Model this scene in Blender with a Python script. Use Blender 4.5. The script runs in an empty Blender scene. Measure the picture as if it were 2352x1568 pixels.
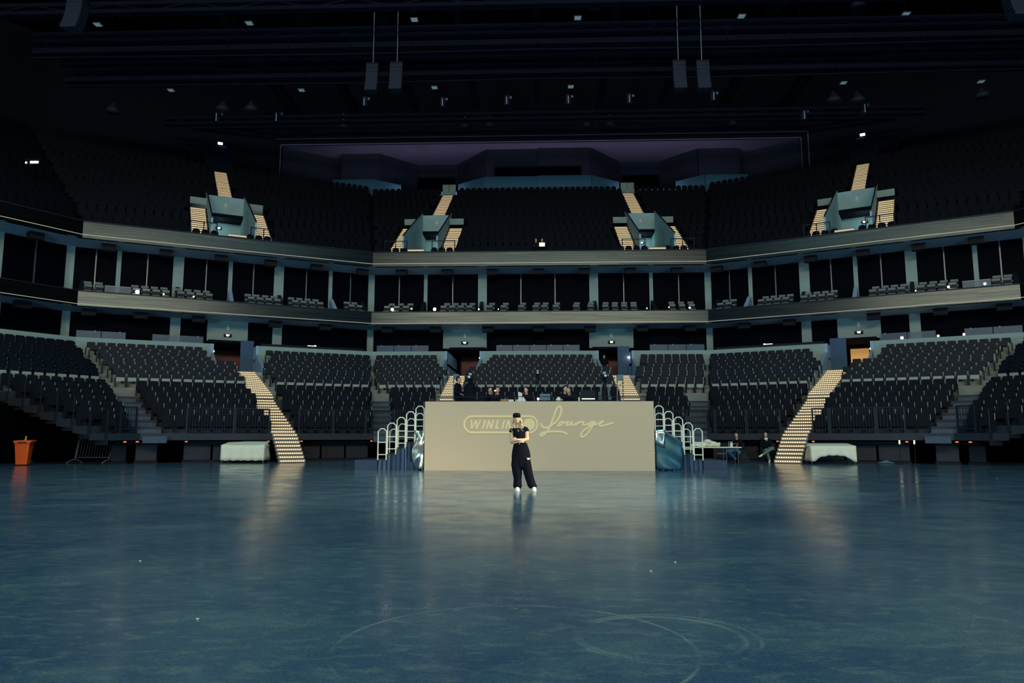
import bpy, bmesh, math, random
from mathutils import Vector, Matrix
import numpy as np
random.seed(7)
S = bpy.context.scene
COL = S.collection
# ------------------------------------------------------------------ camera, world, light, exposure
F = 1700.0; CAMH = 1.22; PITCH = math.atan(216 / F); YAW = math.radians(2.07)
cf = Vector((-math.sin(YAW) * math.cos(PITCH), math.cos(YAW) * math.cos(PITCH), math.sin(PITCH)))
cr = Vector((math.cos(YAW), math.sin(YAW), 0)); cu = cr.cross(cf)
cam = bpy.data.cameras.new('camera'); camo = bpy.data.objects.new('camera', cam); COL.objects.link(camo)
camo.matrix_world = Matrix(((cr.x, cu.x, -cf.x, 0), (cr.y, cu.y, -cf.y, 0), (cr.z, cu.z, -cf.z, CAMH), (0, 0, 0, 1)))
cam.sensor_width = 36; cam.lens = 36 * F / 2352; cam.clip_end = 400
S.camera = camo
S.view_settings.view_transform = 'Standard'; S.view_settings.look = 'None'
S.view_settings.exposure = -0.30; S.view_settings.gamma = 1.0; S.view_settings.use_curve_mapping = False
S.cycles.use_denoising = True
S.cycles.max_bounces = 5; S.cycles.diffuse_bounces = 3; S.cycles.glossy_bounces = 3
S.cycles.sample_clamp_indirect = 4.0
W = bpy.data.worlds.new('world'); S.world = W; W.use_nodes = True
W.node_tree.nodes['Background'].inputs[0].default_value = (0.009, 0.032, 0.068, 1)
W.node_tree.nodes['Background'].inputs[1].default_value = 1.7

def area(name, loc, aim, sx, sy, power, color):
    l = bpy.data.lights.new(name, 'AREA'); l.shape = 'RECTANGLE'; l.size = sx; l.size_y = sy
    l.energy = power; l.color = color
    o = bpy.data.objects.new(name, l); COL.objects.link(o); o.location = loc
    o.rotation_euler = (Vector(aim) - Vector(loc)).to_track_quat('-Z', 'Y').to_euler()
    return o
area('far_end_wash', (0, -36, 25), (0, 45, 8), 58, 7, 21000, (1.0, 0.93, 0.76))
area('rig_wash_center', (0, 12, 29), (0, 12, 0), 24, 18, 5600, (0.42, 0.86, 1.0))
sl_ = bpy.data.lights.new('stage_spot', 'SPOT'); sl_.energy = 27000; sl_.color = (1.0, 0.93, 0.74); sl_.spot_size = math.radians(38); sl_.spot_blend = 0.8; sl_.shadow_soft_size = 0.2
so_ = bpy.data.objects.new('stage_spot', sl_); COL.objects.link(so_); so_.location = (16, 12, 13); so_.rotation_euler = (Vector((-1.0, 18.5, 0)) - Vector((16, 12, 13))).to_track_quat('-Z', 'Y').to_euler()

for sx_ in (-1, 1): area('side_blue_wash', (sx_ * 24, 2, 2.0), (sx_ * 4, 50, 13), 8, 3, 2900, (0.26, 0.62, 1.0))  # fill lights added out of view to brighten the soffits
area('press_level_uplight', (0, 70.2, 24.6), (0, 72, 31), 40, 0.6, 340, (0.80, 0.72, 0.95))  # added light standing for spotlight bounce onto the recess ceiling

def P(px, py, Y):
    """the point of the hall on the upright plane y = Y that the photo shows at (px, py)"""
    d = cf + cr * ((px - 1176) / F) - cu * ((py - 784) / F)
    t = Y / d.y
    return Vector((d.x * t, Y, CAMH + d.z * t))

# ------------------------------------------------------------------ materials
def lin(c):
    return tuple((v / 255 / 12.92) if v / 255 <= 0.04045 else ((v / 255 + 0.055) / 1.055) ** 2.4 for v in c)
def mat(name, rgb, rough=0.6, metal=0.0, noise=0.12, scale=6.0, spec=0.5, emit=None, estr=0.0, alpha=1.0, stretch=(1, 1, 1), mis=False, trans=0.0, detail=4):
    m = bpy.data.materials.new(name); m.use_nodes = True
    nt = m.node_tree; b = nt.nodes['Principled BSDF']
    col = lin(rgb) + (1,)
    b.inputs['Base Color'].default_value = col
    b.inputs['Roughness'].default_value = rough; b.inputs['Metallic'].default_value = metal
    b.inputs['Specular IOR Level'].default_value = spec
    if noise > 0:
        tc = nt.nodes.new('ShaderNodeTexCoord'); mp = nt.nodes.new('ShaderNodeMapping'); n = nt.nodes.new('ShaderNodeTexNoise')
        mp.inputs['Scale'].default_value = stretch
        n.inputs['Scale'].default_value = scale; n.inputs['Detail'].default_value = detail
        mx = nt.nodes.new('ShaderNodeMix'); mx.data_type = 'RGBA'
        lo = tuple(v * (1 - noise * 1.6) for v in col[:3]) + (1,); hi = tuple(min(1, v * (1 + noise * 1.6)) for v in col[:3]) + (1,)
        mx.inputs[6].default_value = lo; mx.inputs[7].default_value = hi
        nt.links.new(tc.outputs['Object'], mp.inputs['Vector']); nt.links.new(mp.outputs[0], n.inputs['Vector'])
        nt.links.new(n.outputs[0], mx.inputs[0]); nt.links.new(mx.outputs[2], b.inputs['Base Color'])
    if emit:
        b.inputs['Emission Color'].default_value = lin(emit) + (1,); b.inputs['Emission Strength'].default_value = estr
        if not mis: m.cycles.emission_sampling = 'NONE'
    if trans: b.inputs['Transmission Weight'].default_value = trans
    if alpha < 1: b.inputs['Alpha'].default_value = alpha
    return m
M = {}
M['concrete'] = mat('painted_concrete', (158, 176, 164), 0.8, noise=0.08, scale=1.5)
M['terrace'] = mat('terrace_concrete', (134, 134, 124), 0.8, noise=0.15, scale=3)
M['tele'] = mat('telescopic_deck', (30, 36, 44), 0.6, noise=0.2, scale=3)
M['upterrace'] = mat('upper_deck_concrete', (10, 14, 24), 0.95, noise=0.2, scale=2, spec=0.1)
M['soffit'] = mat('soffit_paint', (165, 190, 208), 0.8, noise=0.06, scale=1)
M['presswall'] = mat('press_wall', (40, 44, 56), 0.9, noise=0.08, scale=1, spec=0.2)
M['aisle'] = mat('aisle_tread', (58, 74, 86), 0.6, noise=0.3, scale=6)
M['portal'] = mat('portal_paint', (172, 206, 206), 0.8, noise=0.06, scale=1.5)
M['passage'] = mat('passage_wall', (70, 92, 116), 0.8, noise=0.08, scale=1)
M['black'] = mat('matt_black', (14, 15, 18), 0.8, noise=0.1)
M['darkwall'] = mat('dark_wall', (14, 18, 30), 0.9, noise=0.1, scale=1, spec=0.2)
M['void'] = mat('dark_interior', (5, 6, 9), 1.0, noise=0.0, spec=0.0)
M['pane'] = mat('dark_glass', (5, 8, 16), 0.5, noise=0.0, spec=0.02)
M['mullion'] = mat('mullion_metal', (110, 115, 115), 0.4, metal=0.6, noise=0)
M['steel'] = mat('galvanised_steel', (110, 122, 130), 0.45, metal=0.7, noise=0.1, scale=20)
M['rail'] = mat('dark_rail', (24, 34, 46), 0.6, metal=0.3, noise=0)
M['seat'] = mat('seat_plastic', (10, 15, 27), 0.55, noise=0.1, scale=8, spec=0.25)
M['seat_tele'] = mat('seat_fabric', (20, 21, 28), 0.85, noise=0.15, scale=20, spec=0.2)
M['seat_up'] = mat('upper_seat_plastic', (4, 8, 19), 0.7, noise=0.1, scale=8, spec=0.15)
M['seat_tab'] = mat('seat_arm_metal', (150, 152, 138), 0.6, noise=0.0)
M['seat_panel'] = mat('number_panel', (164, 162, 142), 0.7, noise=0.08, scale=12)
M['seat_grey'] = mat('suite_seat_grey', (124, 128, 118), 0.7, noise=0.1, scale=8)
M['stage'] = mat('stage_fabric', (214, 184, 144), 0.85, noise=0.03, scale=40)
M['logo'] = mat('logo_vinyl', (255, 219, 156), 0.6, noise=0.0)
M['rail_white'] = mat('white_handrail', (240, 232, 200), 0.4, noise=0)
M['skirt'] = mat('dark_skirt', (24, 42, 64), 0.4, noise=0.4, scale=2.5, spec=0.6)
M['silver'] = mat('silver_film', (200, 205, 190), 0.22, metal=0.9, noise=0.1, scale=3)
M['tealfilm'] = mat('teal_film', (44, 92, 100), 0.45, metal=0.3, noise=0.5, scale=2.2)
M['cloth'] = mat('cream_cloth', (244, 234, 200), 0.85, noise=0.04, scale=10)
M['orange'] = mat('orange_plastic', (250, 92, 16), 0.45, noise=0.06, scale=10)
M['skin'] = mat('skin', (226, 182, 138), 0.55, noise=0.06, scale=30)
M['skin2'] = mat('skin_shaded', (214, 166, 132), 0.6, noise=0.06, scale=30)
M['hair_blond'] = mat('blonde_hair', (214, 184, 128), 0.5, noise=0.35, scale=60, stretch=(1, 1, 0.1))
M['hair_dark'] = mat('dark_hair', (24, 20, 20), 0.6, noise=0.2, scale=60)
M['clothblack'] = mat('black_jersey', (11, 13, 22), 0.9, noise=0.15, scale=20, spec=0.2)
M['jeans'] = mat('blue_denim', (62, 100, 122), 0.9, noise=0.2, scale=30)
M['trousers'] = mat('grey_green_twill', (96, 118, 112), 0.9, noise=0.1, scale=30)
M['white'] = mat('white_matt', (232, 228, 205), 0.6, noise=0.04)
M['lips'] = mat('lips', (160, 90, 80), 0.5, noise=0)
M['red'] = mat('red_plastic', (228, 70, 40), 0.5, noise=0)
M['yellow'] = mat('yellow_rubber', (215, 195, 70), 0.5, noise=0)
M['tan'] = mat('tan_bread', (205, 160, 95), 0.8, noise=0.3, scale=20)
M['glass'] = mat('rail_glass', (50, 92, 116), 0.3, noise=0.15, scale=1.5, alpha=0.5)
M['clear'] = mat('clear_glass', (120, 150, 160), 0.1, noise=0, alpha=0.3)
M['bulb'] = mat('lamp_warm', (255, 240, 200), 0.5, noise=0, emit=(255, 240, 200), estr=3.0)
M['bulb_hot'] = mat('lamp_bright', (255, 245, 215), 0.5, noise=0, emit=(255, 246, 220), estr=14.0, mis=True)
M['bulb_orange'] = mat('lamp_orange', (255, 120, 50), 0.5, noise=0, emit=(255, 120, 60), estr=1.2)
M['led'] = mat('step_led', (255, 235, 190), 0.5, noise=0, emit=(255, 232, 176), estr=1.7)
M['led_diff'] = mat('step_diffuser', (150, 130, 105), 0.6, noise=0, emit=(196, 160, 116), estr=0.46)
M['led_dim'] = mat('edge_line_light', (220, 215, 190), 0.5, noise=0, emit=(215, 210, 180), estr=0.5)
M['screen'] = mat('laptop_screen', (240, 240, 230), 0.5, noise=0, emit=(240, 238, 220), estr=1.0)
M['warmroom'] = mat('lit_room', (235, 180, 110), 0.8, noise=0.05, emit=(240, 180, 105), estr=0.55)
M['brown'] = mat('brown_door', (120, 72, 62), 0.6, noise=0.15, scale=4)
M['purple'] = mat('recess_ceiling', (120, 112, 140), 0.9, noise=0.12, scale=0.5)
M['bluewall'] = mat('press_parapet', (70, 118, 138), 0.9, noise=0.05, scale=1)
M['truss'] = mat('truss_paint', (22, 27, 42), 0.9, noise=0.15, scale=1, spec=0.1)
M['roof'] = mat('roof_deck', (10, 13, 20), 1.0, noise=0.1, scale=1, spec=0.0)
M['fixture'] = mat('fixture_grey', (150, 165, 175), 0.4, metal=0.4, noise=0.05)
M['fix_emit'] = mat('fixture_plate', (170, 200, 210), 0.5, noise=0, emit=(150, 190, 205), estr=0.28)  # faint glow painted on switched-off fixtures for light reaching them from below
M['speaker'] = mat('speaker_grille', (30, 36, 52), 0.7, noise=0.25, scale=30)
M['bluebox'] = mat('blue_grey_case', (88, 118, 124), 0.6, noise=0.1)

def fascia_mat():
    m = bpy.data.materials.new('ribbon_board'); m.use_nodes = True; nt = m.node_tree; b = nt.nodes['Principled BSDF']
    tc = nt.nodes.new('ShaderNodeTexCoord'); mp = nt.nodes.new('ShaderNodeMapping'); mp.inputs['Scale'].default_value = (1, 1, 1)
    br = nt.nodes.new('ShaderNodeTexBrick'); br.inputs['Scale'].default_value = 1.0
    br.inputs['Brick Width'].default_value = 3.1; br.inputs['Row Height'].default_value = 0.075; br.inputs['Mortar Size'].default_value = 0.005
    br.inputs['Color1'].default_value = lin((84, 89, 84)) + (1,); br.inputs['Color2'].default_value = lin((67, 75, 76)) + (1,)
    br.inputs['Mortar'].default_value = lin((40, 44, 44)) + (1,); br.offset = 0.5
    n = nt.nodes.new('ShaderNodeTexNoise'); n.inputs['Scale'].default_value = 1.0; n.inputs['Detail'].default_value = 6
    mp2 = nt.nodes.new('ShaderNodeMapping'); mp2.inputs['Scale'].default_value = (0.35, 22, 1)
    mx = nt.nodes.new('ShaderNodeMix'); mx.data_type = 'RGBA'; mx.blend_type = 'MULTIPLY'; mx.inputs[0].default_value = 0.85
    uv = tc.outputs['UV']
    nt.links.new(uv, mp.inputs[0]); nt.links.new(mp.outputs[0], br.inputs['Vector']); nt.links.new(uv, mp2.inputs[0]); nt.links.new(mp2.outputs[0], n.inputs['Vector'])
    nt.links.new(br.outputs[0], mx.inputs[6]); nt.links.new(n.outputs[0], mx.inputs[7]); nt.links.new(mx.outputs[2], b.inputs['Base Color'])
    b.inputs['Metallic'].default_value = 0.92; b.inputs['Roughness'].default_value = 0.25
    return m
M['fascia'] = fascia_mat()

def floor_mat():
    m = bpy.data.materials.new('sealed_concrete_floor'); m.use_nodes = True; nt = m.node_tree; b = nt.nodes['Principled BSDF']
    N = nt.nodes.new; L = nt.links.new
    tc = N('ShaderNodeTexCoord')
    def noise(scale, st, det=6, rot=0.0, dist=0.0):
        mp = N('ShaderNodeMapping'); mp.inputs['Scale'].default_value = st; mp.inputs['Rotation'].default_value = (0, 0, rot)
        n = N('ShaderNodeTexNoise'); n.inputs['Scale'].default_value = scale; n.inputs['Detail'].default_value = det; n.inputs['Distortion'].default_value = dist
        n.inputs['Roughness'].default_value = 0.6
        L(tc.outputs['Object'], mp.inputs[0]); L(mp.outputs[0], n.inputs['Vector']); return n.outputs[0]
    def ramp(src, p0, c0, p1, c1):
        r = N('ShaderNodeValToRGB'); r.color_ramp.elements[0].position = p0; r.color_ramp.elements[0].color = c0
        r.color_ramp.elements[1].position = p1; r.color_ramp.elements[1].color = c1; L(src, r.inputs[0]); return r.outputs[0]
    def g(v): return (v, v, v, 1)
    base = ramp(noise(0.55, (1, 1.0, 1), 12, 0.1), 0.34, lin((48, 76, 102)) + (1,), 0.66, lin((74, 102, 114)) + (1,))
    sc = ramp(noise(0.8, (0.8, 1.4, 1), 12, -0.35, 0.4), 0.52, g(0), 0.76, g(.9))
    mx = N('ShaderNodeMix'); mx.data_type = 'RGBA'; L(sc, mx.inputs[0]); L(base, mx.inputs[6]); mx.inputs[7].default_value = lin((96, 120, 120)) + (1,)
    fine = ramp(noise(6.0, (0.8, 1.5, 1), 10, 0.3, 0.6), 0.50, g(0), 0.78, g(0.5))
    mx2 = N('ShaderNodeMix'); mx2.data_type = 'RGBA'; L(fine, mx2.inputs[0]); L(mx.outputs[2], mx2.inputs[6]); mx2.inputs[7].default_value = lin((134, 144, 128)) + (1,)
    # tyre arcs worn into the floor
    geo = N('ShaderNodeNewGeometry')
    def arc(cx, cy, r, w, x0, y0):
        v = N('ShaderNodeVectorMath'); v.operation = 'DISTANCE'; L(geo.outputs['Position'], v.inputs[0]); v.inputs[1].default_value = (cx, cy, 0)
        s = N('ShaderNodeMath'); s.operation = 'SUBTRACT'; L(v.outputs['Value'], s.inputs[0]); s.inputs[1].default_value = r
        a = N('ShaderNodeMath'); a.operation = 'ABSOLUTE'; L(s.outputs[0], a.inputs[0])
        mr = N('ShaderNodeMapRange'); L(a.outputs[0], mr.inputs[0]); mr.inputs[1].default_value = 0; mr.inputs[2].default_value = w
        mr.inputs[3].default_value = 0.42; mr.inputs[4].default_value = 0
        return mr.outputs[0]
    acc = None
    for a in ((0.74, 4.75, 0.50, 0.03, 0, 0), (0.77, 4.75, 0.56, 0.02, 0, 0), (-0.15, 4.5, 1.05, 0.018, 0, 0)):
        o = arc(*a)
        if acc is None: acc = o
        else:
            x = N('ShaderNodeMath'); x.operation = 'MAXIMUM'; L(acc, x.inputs[0]); L(o, x.inputs[1]); acc = x.outputs[0]
    brk = ramp(noise(1.1, (1, 1, 1), 4), 0.42, g(0), 0.6, g(1))
    ml = N('ShaderNodeMath'); ml.operation = 'MULTIPLY'; L(acc, ml.inputs[0]); L(brk, ml.inputs[1])
    mx3 = N('ShaderNodeMix'); mx3.data_type = 'RGBA'; L(ml.outputs[0], mx3.inputs[0]); L(mx2.outputs[2], mx3.inputs[6]); mx3.inputs[7].default_value = lin((176, 182, 168)) + (1,)
    grain = ramp(noise(45, (1, 1, 1), 6), 0.3, g(0.72), 0.7, g(1.25))
    mg = N('ShaderNodeMix'); mg.data_type = 'RGBA'; mg.blend_type = 'MULTIPLY'; mg.inputs[0].default_value = 1.0; L(mx3.outputs[2], mg.inputs[6]); L(grain, mg.inputs[7])
    L(mg.outputs[2], b.inputs['Base Color'])
    rr = ramp(noise(1.1, (1, 1.2, 1), 12), 0.36, g(0.13), 0.64, g(0.23)); L(rr, b.inputs['Roughness'])
    b.inputs['Specular IOR Level'].default_value = 0.42
    bp = N('ShaderNodeBump'); bp.inputs['Strength'].default_value = 0.05; bp.inputs['Distance'].default_value = 0.02
    L(noise(14, (1, 1, 1), 3), bp.inputs['Height']); L(bp.outputs[0], b.inputs['Normal'])
    return m
M['floor'] = floor_mat()

# ------------------------------------------------------------------ mesh helpers
class MB:
    def __init__(s): s.v = []; s.f = []; s.m = []; s.uv = []
    def add(s, vs, fs, mi=0):
        n = len(s.v); s.v += [tuple(v) for v in vs]; s.f += [tuple(i + n for i in f) for f in fs]; s.m += [mi] * len(fs)
    def hexa(s, c, mi=0):   # 8 corners: bottom ring then top ring
        s.add(c, [(0, 3, 2, 1), (4, 5, 6, 7), (0, 1, 5, 4), (1, 2, 6, 5), (2, 3, 7, 6), (3, 0, 4, 7)], mi)
    def box(s, x0, x1, y0, y1, z0, z1, mi=0, fn=None):
        c = [(x0, y0, z0), (x1, y0, z0), (x1, y1, z0), (x0, y1, z0), (x0, y0, z1), (x1, y0, z1), (x1, y1, z1), (x0, y1, z1)]
        if fn: c = [fn(*p) for p in c]
        s.hexa(c, mi)
    def tube(s, pts, r, n=6, mi=0, cap=True):
        pts = [Vector(p) for p in pts]; rs = r if isinstance(r, (list, tuple)) else [r] * len(pts)
        base = len(s.v); k = len(pts); up = None
        for i, p in enumerate(pts):
            t = (pts[min(i + 1, k - 1)] - pts[max(i - 1, 0)]).normalized()
            if up is None: up = t.orthogonal().normalized()
            up = (up - t * up.dot(t))
            up = up.normalized() if up.length > 1e-6 else t.orthogonal().normalized()
            w = t.cross(up)
            for j in range(n):
                a = 2 * math.pi * (j + .5) / n
                s.v.append(tuple(p + (up * math.cos(a) + w * math.sin(a)) * rs[i]))
        for i in range(k - 1):
            for j in range(n):
                a = base + i * n + j; b = base + i * n + (j + 1) % n
                s.f.append((a, b, b + n, a + n)); s.m.append(mi)
        if cap:
            s.f.append(tuple(base + j for j in reversed(range(n)))); s.m.append(mi)
            s.f.append(tuple(base + (k - 1) * n + j for j in range(n))); s.m.append(mi)
    def rings(s, rings, n=16, mi=0, cap=True):
        """horizontal elliptical rings: (x, y, z, rx, ry)"""
        base = len(s.v)
        for (x, y, z, rx, ry) in rings:
            for j in range(n):
                a = 2 * math.pi * j / n; s.v.append((x + rx * math.cos(a), y + ry * math.sin(a), z))
        for i in range(len(rings) - 1):
            for j in range(n):
                a = base + i * n + j; b = base + i * n + (j + 1) % n
                s.f.append((a, b, b + n, a + n)); s.m.append(mi)
        if cap:
            s.f.append(tuple(base + j for j in reversed(range(n)))); s.m.append(mi)
            s.f.append(tuple(base + (len(rings) - 1) * n + j for j in range(n))); s.m.append(mi)
    def ball(s, c, r, n=10, mi=0, rot=None):
        if not isinstance(r, (tuple, list)): r = (r, r, r)
        k = max(4, n // 2); vs = []; fs = []
        R = rot or Matrix.Identity(3)
        for i in range(k + 1):
            ph = math.pi * i / k
            for j in range(n):
                th = 2 * math.pi * j / n
                vs.append(Vector(c) + R @ Vector((r[0] * math.sin(ph) * math.cos(th), r[1] * math.sin(ph) * math.sin(th), r[2] * math.cos(ph))))
        for i in range(k):
            for j in range(n):
                a = i * n + j; b = i * n + (j + 1) % n
                fs.append((a, a + n, b + n, b))
        s.add(vs, fs, mi)
    def prism(s, poly, fn, d0, d1, mi=0):
        """poly: 2D outline; fn(u, v, w) -> world"""
        n = len(poly); vs = [fn(u, v, d0) for u, v in poly] + [fn(u, v, d1) for u, v in poly]
        s.add(vs, [tuple(reversed(range(n))), tuple(range(n, 2 * n))] + [(i, (i + 1) % n, n + (i + 1) % n, n + i) for i in range(n)], mi)
    def build(s, name, mats, parent=None, loc=None, smooth=False, recalc=True, merge=False):
        me = bpy.data.meshes.new(name); vs = s.v
        if loc is not None:
            L = Vector(loc); vs = [tuple(Vector(v) - L) for v in vs]
        me.from_pydata(vs, [], s.f)
        if not isinstance(mats, (list, tuple)): mats = [mats]
        for m_ in mats: me.materials.append(M[m_] if isinstance(m_, str) else m_)
        me.polygons.foreach_set('material_index', s.m)
        if recalc or merge:
            bm = bmesh.new(); bm.from_mesh(me)
            if merge: bmesh.ops.remove_doubles(bm, verts=bm.verts, dist=1e-4)
            bmesh.ops.recalc_face_normals(bm, faces=bm.faces); bm.to_mesh(me); bm.free()
        if smooth: me.polygons.foreach_set('use_smooth', [True] * len(me.polygons))
        me.update()
        o = bpy.data.objects.new(name, me); COL.objects.link(o)
        if loc is not None: o.location = loc
        if parent is not None: o.parent = parent
        return o
def tag(o, label=None, cat=None, group=None, kind=None):
    if label: o['label'] = label
    if cat: o['category'] = cat
    if group: o['group'] = group
    if kind: o['kind'] = kind
    return o
def struct(o): o['kind'] = 'structure'; return o
def empty(name, label, cat, loc=(0, 0, 0), group=None):
    o = bpy.data.objects.new(name, None); COL.objects.link(o); o.location = loc; o.empty_display_size = 0.2
    return tag(o, label, cat, group)
def part(mb, name, mats, root, **k):
    """a part whose mesh is written in hall coordinates, under a root that may stand elsewhere"""
    o = mb.build(name, mats, None, **k); o.parent = root
    base = Vector((0, 0, 0)); r = root
    while r is not None: base += Vector(r.location); r = r.parent
    o.location = Vector(o.location) - base
    return o
def dup(src, loc=None, rz=None, label=None, group=None, parent=None):
    r = src.copy(); COL.objects.link(r)
    if parent is not None: r.parent = parent
    if loc is not None: r.location = loc
    if rz is not None: r.rotation_euler = (0, 0, rz)
    if label: r['label'] = label
    if group: r['group'] = group
    for ch in src.children: dup(ch, parent=r)
    return r
ONES = ['', 'first', 'second', 'third', 'fourth', 'fifth', 'sixth', 'seventh', 'eighth', 'ninth', 'tenth', 'eleventh', 'twelfth', 'thirteenth', 'fourteenth', 'fifteenth', 'sixteenth', 'seventeenth', 'eighteenth', 'nineteenth']
TENS = {2: ('twentieth', 'twenty'), 3: ('thirtieth', 'thirty'), 4: ('fortieth', 'forty'), 5: ('fiftieth', 'fifty')}
def nth(n):
    if n < 20: return ONES[n]
    t, o = divmod(n, 10)
    return TENS[t][0] if o == 0 else TENS[t][1] + '-' + ONES[o]

# ------------------------------------------------------------------ plan of the bowl
P1 = Vector((-11.5, 50.0)); P2 = Vector((-27.0, 41.8)); T3 = Vector((-0.5, -0.866)); P3 = P2 + T3 * 18.0
T2 = (P2 - P1).normalized(); T4 = Vector((-0.03, -1)).normalized()
L2LEN = (P2 - P1).length
def mk(o, t, ln, a0, a1, right=False):
    n = Vector((-t.y, t.x))
    if right: o = Vector((-o.x, o.y)); t = Vector((-t.x, t.y)); n = Vector((-n.x, n.y))
    return dict(o=o, t=t, n=n, len=ln, a0=a0, a1=a1, right=right)
def ang(u, v): return math.tan(math.acos(max(-1, min(1, u.dot(v)))) / 2)
A1 = ang(Vector((-1, 0)), T2); A2 = ang(T2, T3); A3 = ang(T3, T4)
SEG = {'C': dict(o=P1, t=Vector((1, 0)), n=Vector((0, -1)), len=23.0, a0=A1, a1=A1, right=False)}
for sfx, rt in (('L', False), ('R', True)):
    SEG[sfx + '2'] = mk(P1, T2, L2LEN, A1, A2, rt); SEG[sfx + '3'] = mk(P2, T3, 18.0, A2, A3, rt); SEG[sfx + '4'] = mk(P3, T4, 16.0, A3, 0, rt)
def SP(sg, s, d, z=0.0):
    g = SEG[sg]; p = g['o'] + g['t'] * s + g['n'] * d
    return Vector((p.x, p.y, z))
def lim(sg, d):
    g = SEG[sg]; return g['a0'] * d, g['len'] - g['a1'] * d
def face_rz(sg):
    n = SEG[sg]['n']; return math.atan2(n.y, n.x) + math.pi / 2
def sfn(sg): return lambda s, d, z: SP(sg, s, d, z)
def extrude(mb, sg, prof, lo, hi, mi=0, step=None):
    """closed profile [(d, z)...] swept along a segment between lo(d) and hi(d)"""
    n = len(prof)
    vs = [SP(sg, lo(d), d, z) for d, z in prof] + [SP(sg, hi(d), d, z) for d, z in prof]
    mb.add(vs, [tuple(range(n)), tuple(reversed(range(n, 2 * n)))] + [(i, n + i, n + (i + 1) % n, (i + 1) % n) for i in range(n)], mi)
SIDE = {'C': 'centre', 'L': 'left', 'R': 'right'}
# ------------------------------------------------------------------ floor
mb = MB(); mb.add([(-60, -45, 0), (60, -45, 0), (60, 52, 0), (-60, 52, 0)], [(0, 1, 2, 3)])
struct(mb.build('floor', 'floor'))

# ------------------------------------------------------------------ lower bowl terraces
FZ = lambda j: 3.6 + 0.27 * j          # fixed rows 0..8
FD = lambda j: 7.9 - 0.8 * j           # front edge of fixed row j
TZ = lambda k: 3.12 - 0.30 * k         # telescopic rows 0..6
TD = lambda k: 8.7 + 0.8 * k           # front edge of telescopic row k
def scuts(sg, d):
    q = {'L2': .30 - .09 * (d - 3.5), 'R2': .22 - .09 * (d - 3.5)}.get(sg, 0.0)
    return [(a + q, b + q) for a, b in STAIR[sg]]
STAIR = {'C': [(5.9, 7.0), (16.05, 17.15)], 'L2': [(7.6, 8.75)], 'R2': [(7.5, 8.65)], 'L3': [], 'R3': [], 'L4': [], 'R4': []}
VOM = {'C': [(5.3, 7.5), (15.55, 17.75)], 'L2': [(7.5, 10.0)], 'R2': [(7.4, 9.8)], 'L3': [], 'R3': [], 'L4': [], 'R4': []}
def spans(sg, cuts, d_hi=None):
    out = []; prev = lambda d, sg=sg: lim(sg, d)[0]
    for a, b in cuts:
        out.append((prev, (lambda d, a=a: a))); prev = (lambda d, b=b: b)
    out.append((prev, lambda d, sg=sg: lim(sg, d)[1])); return out
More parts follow.
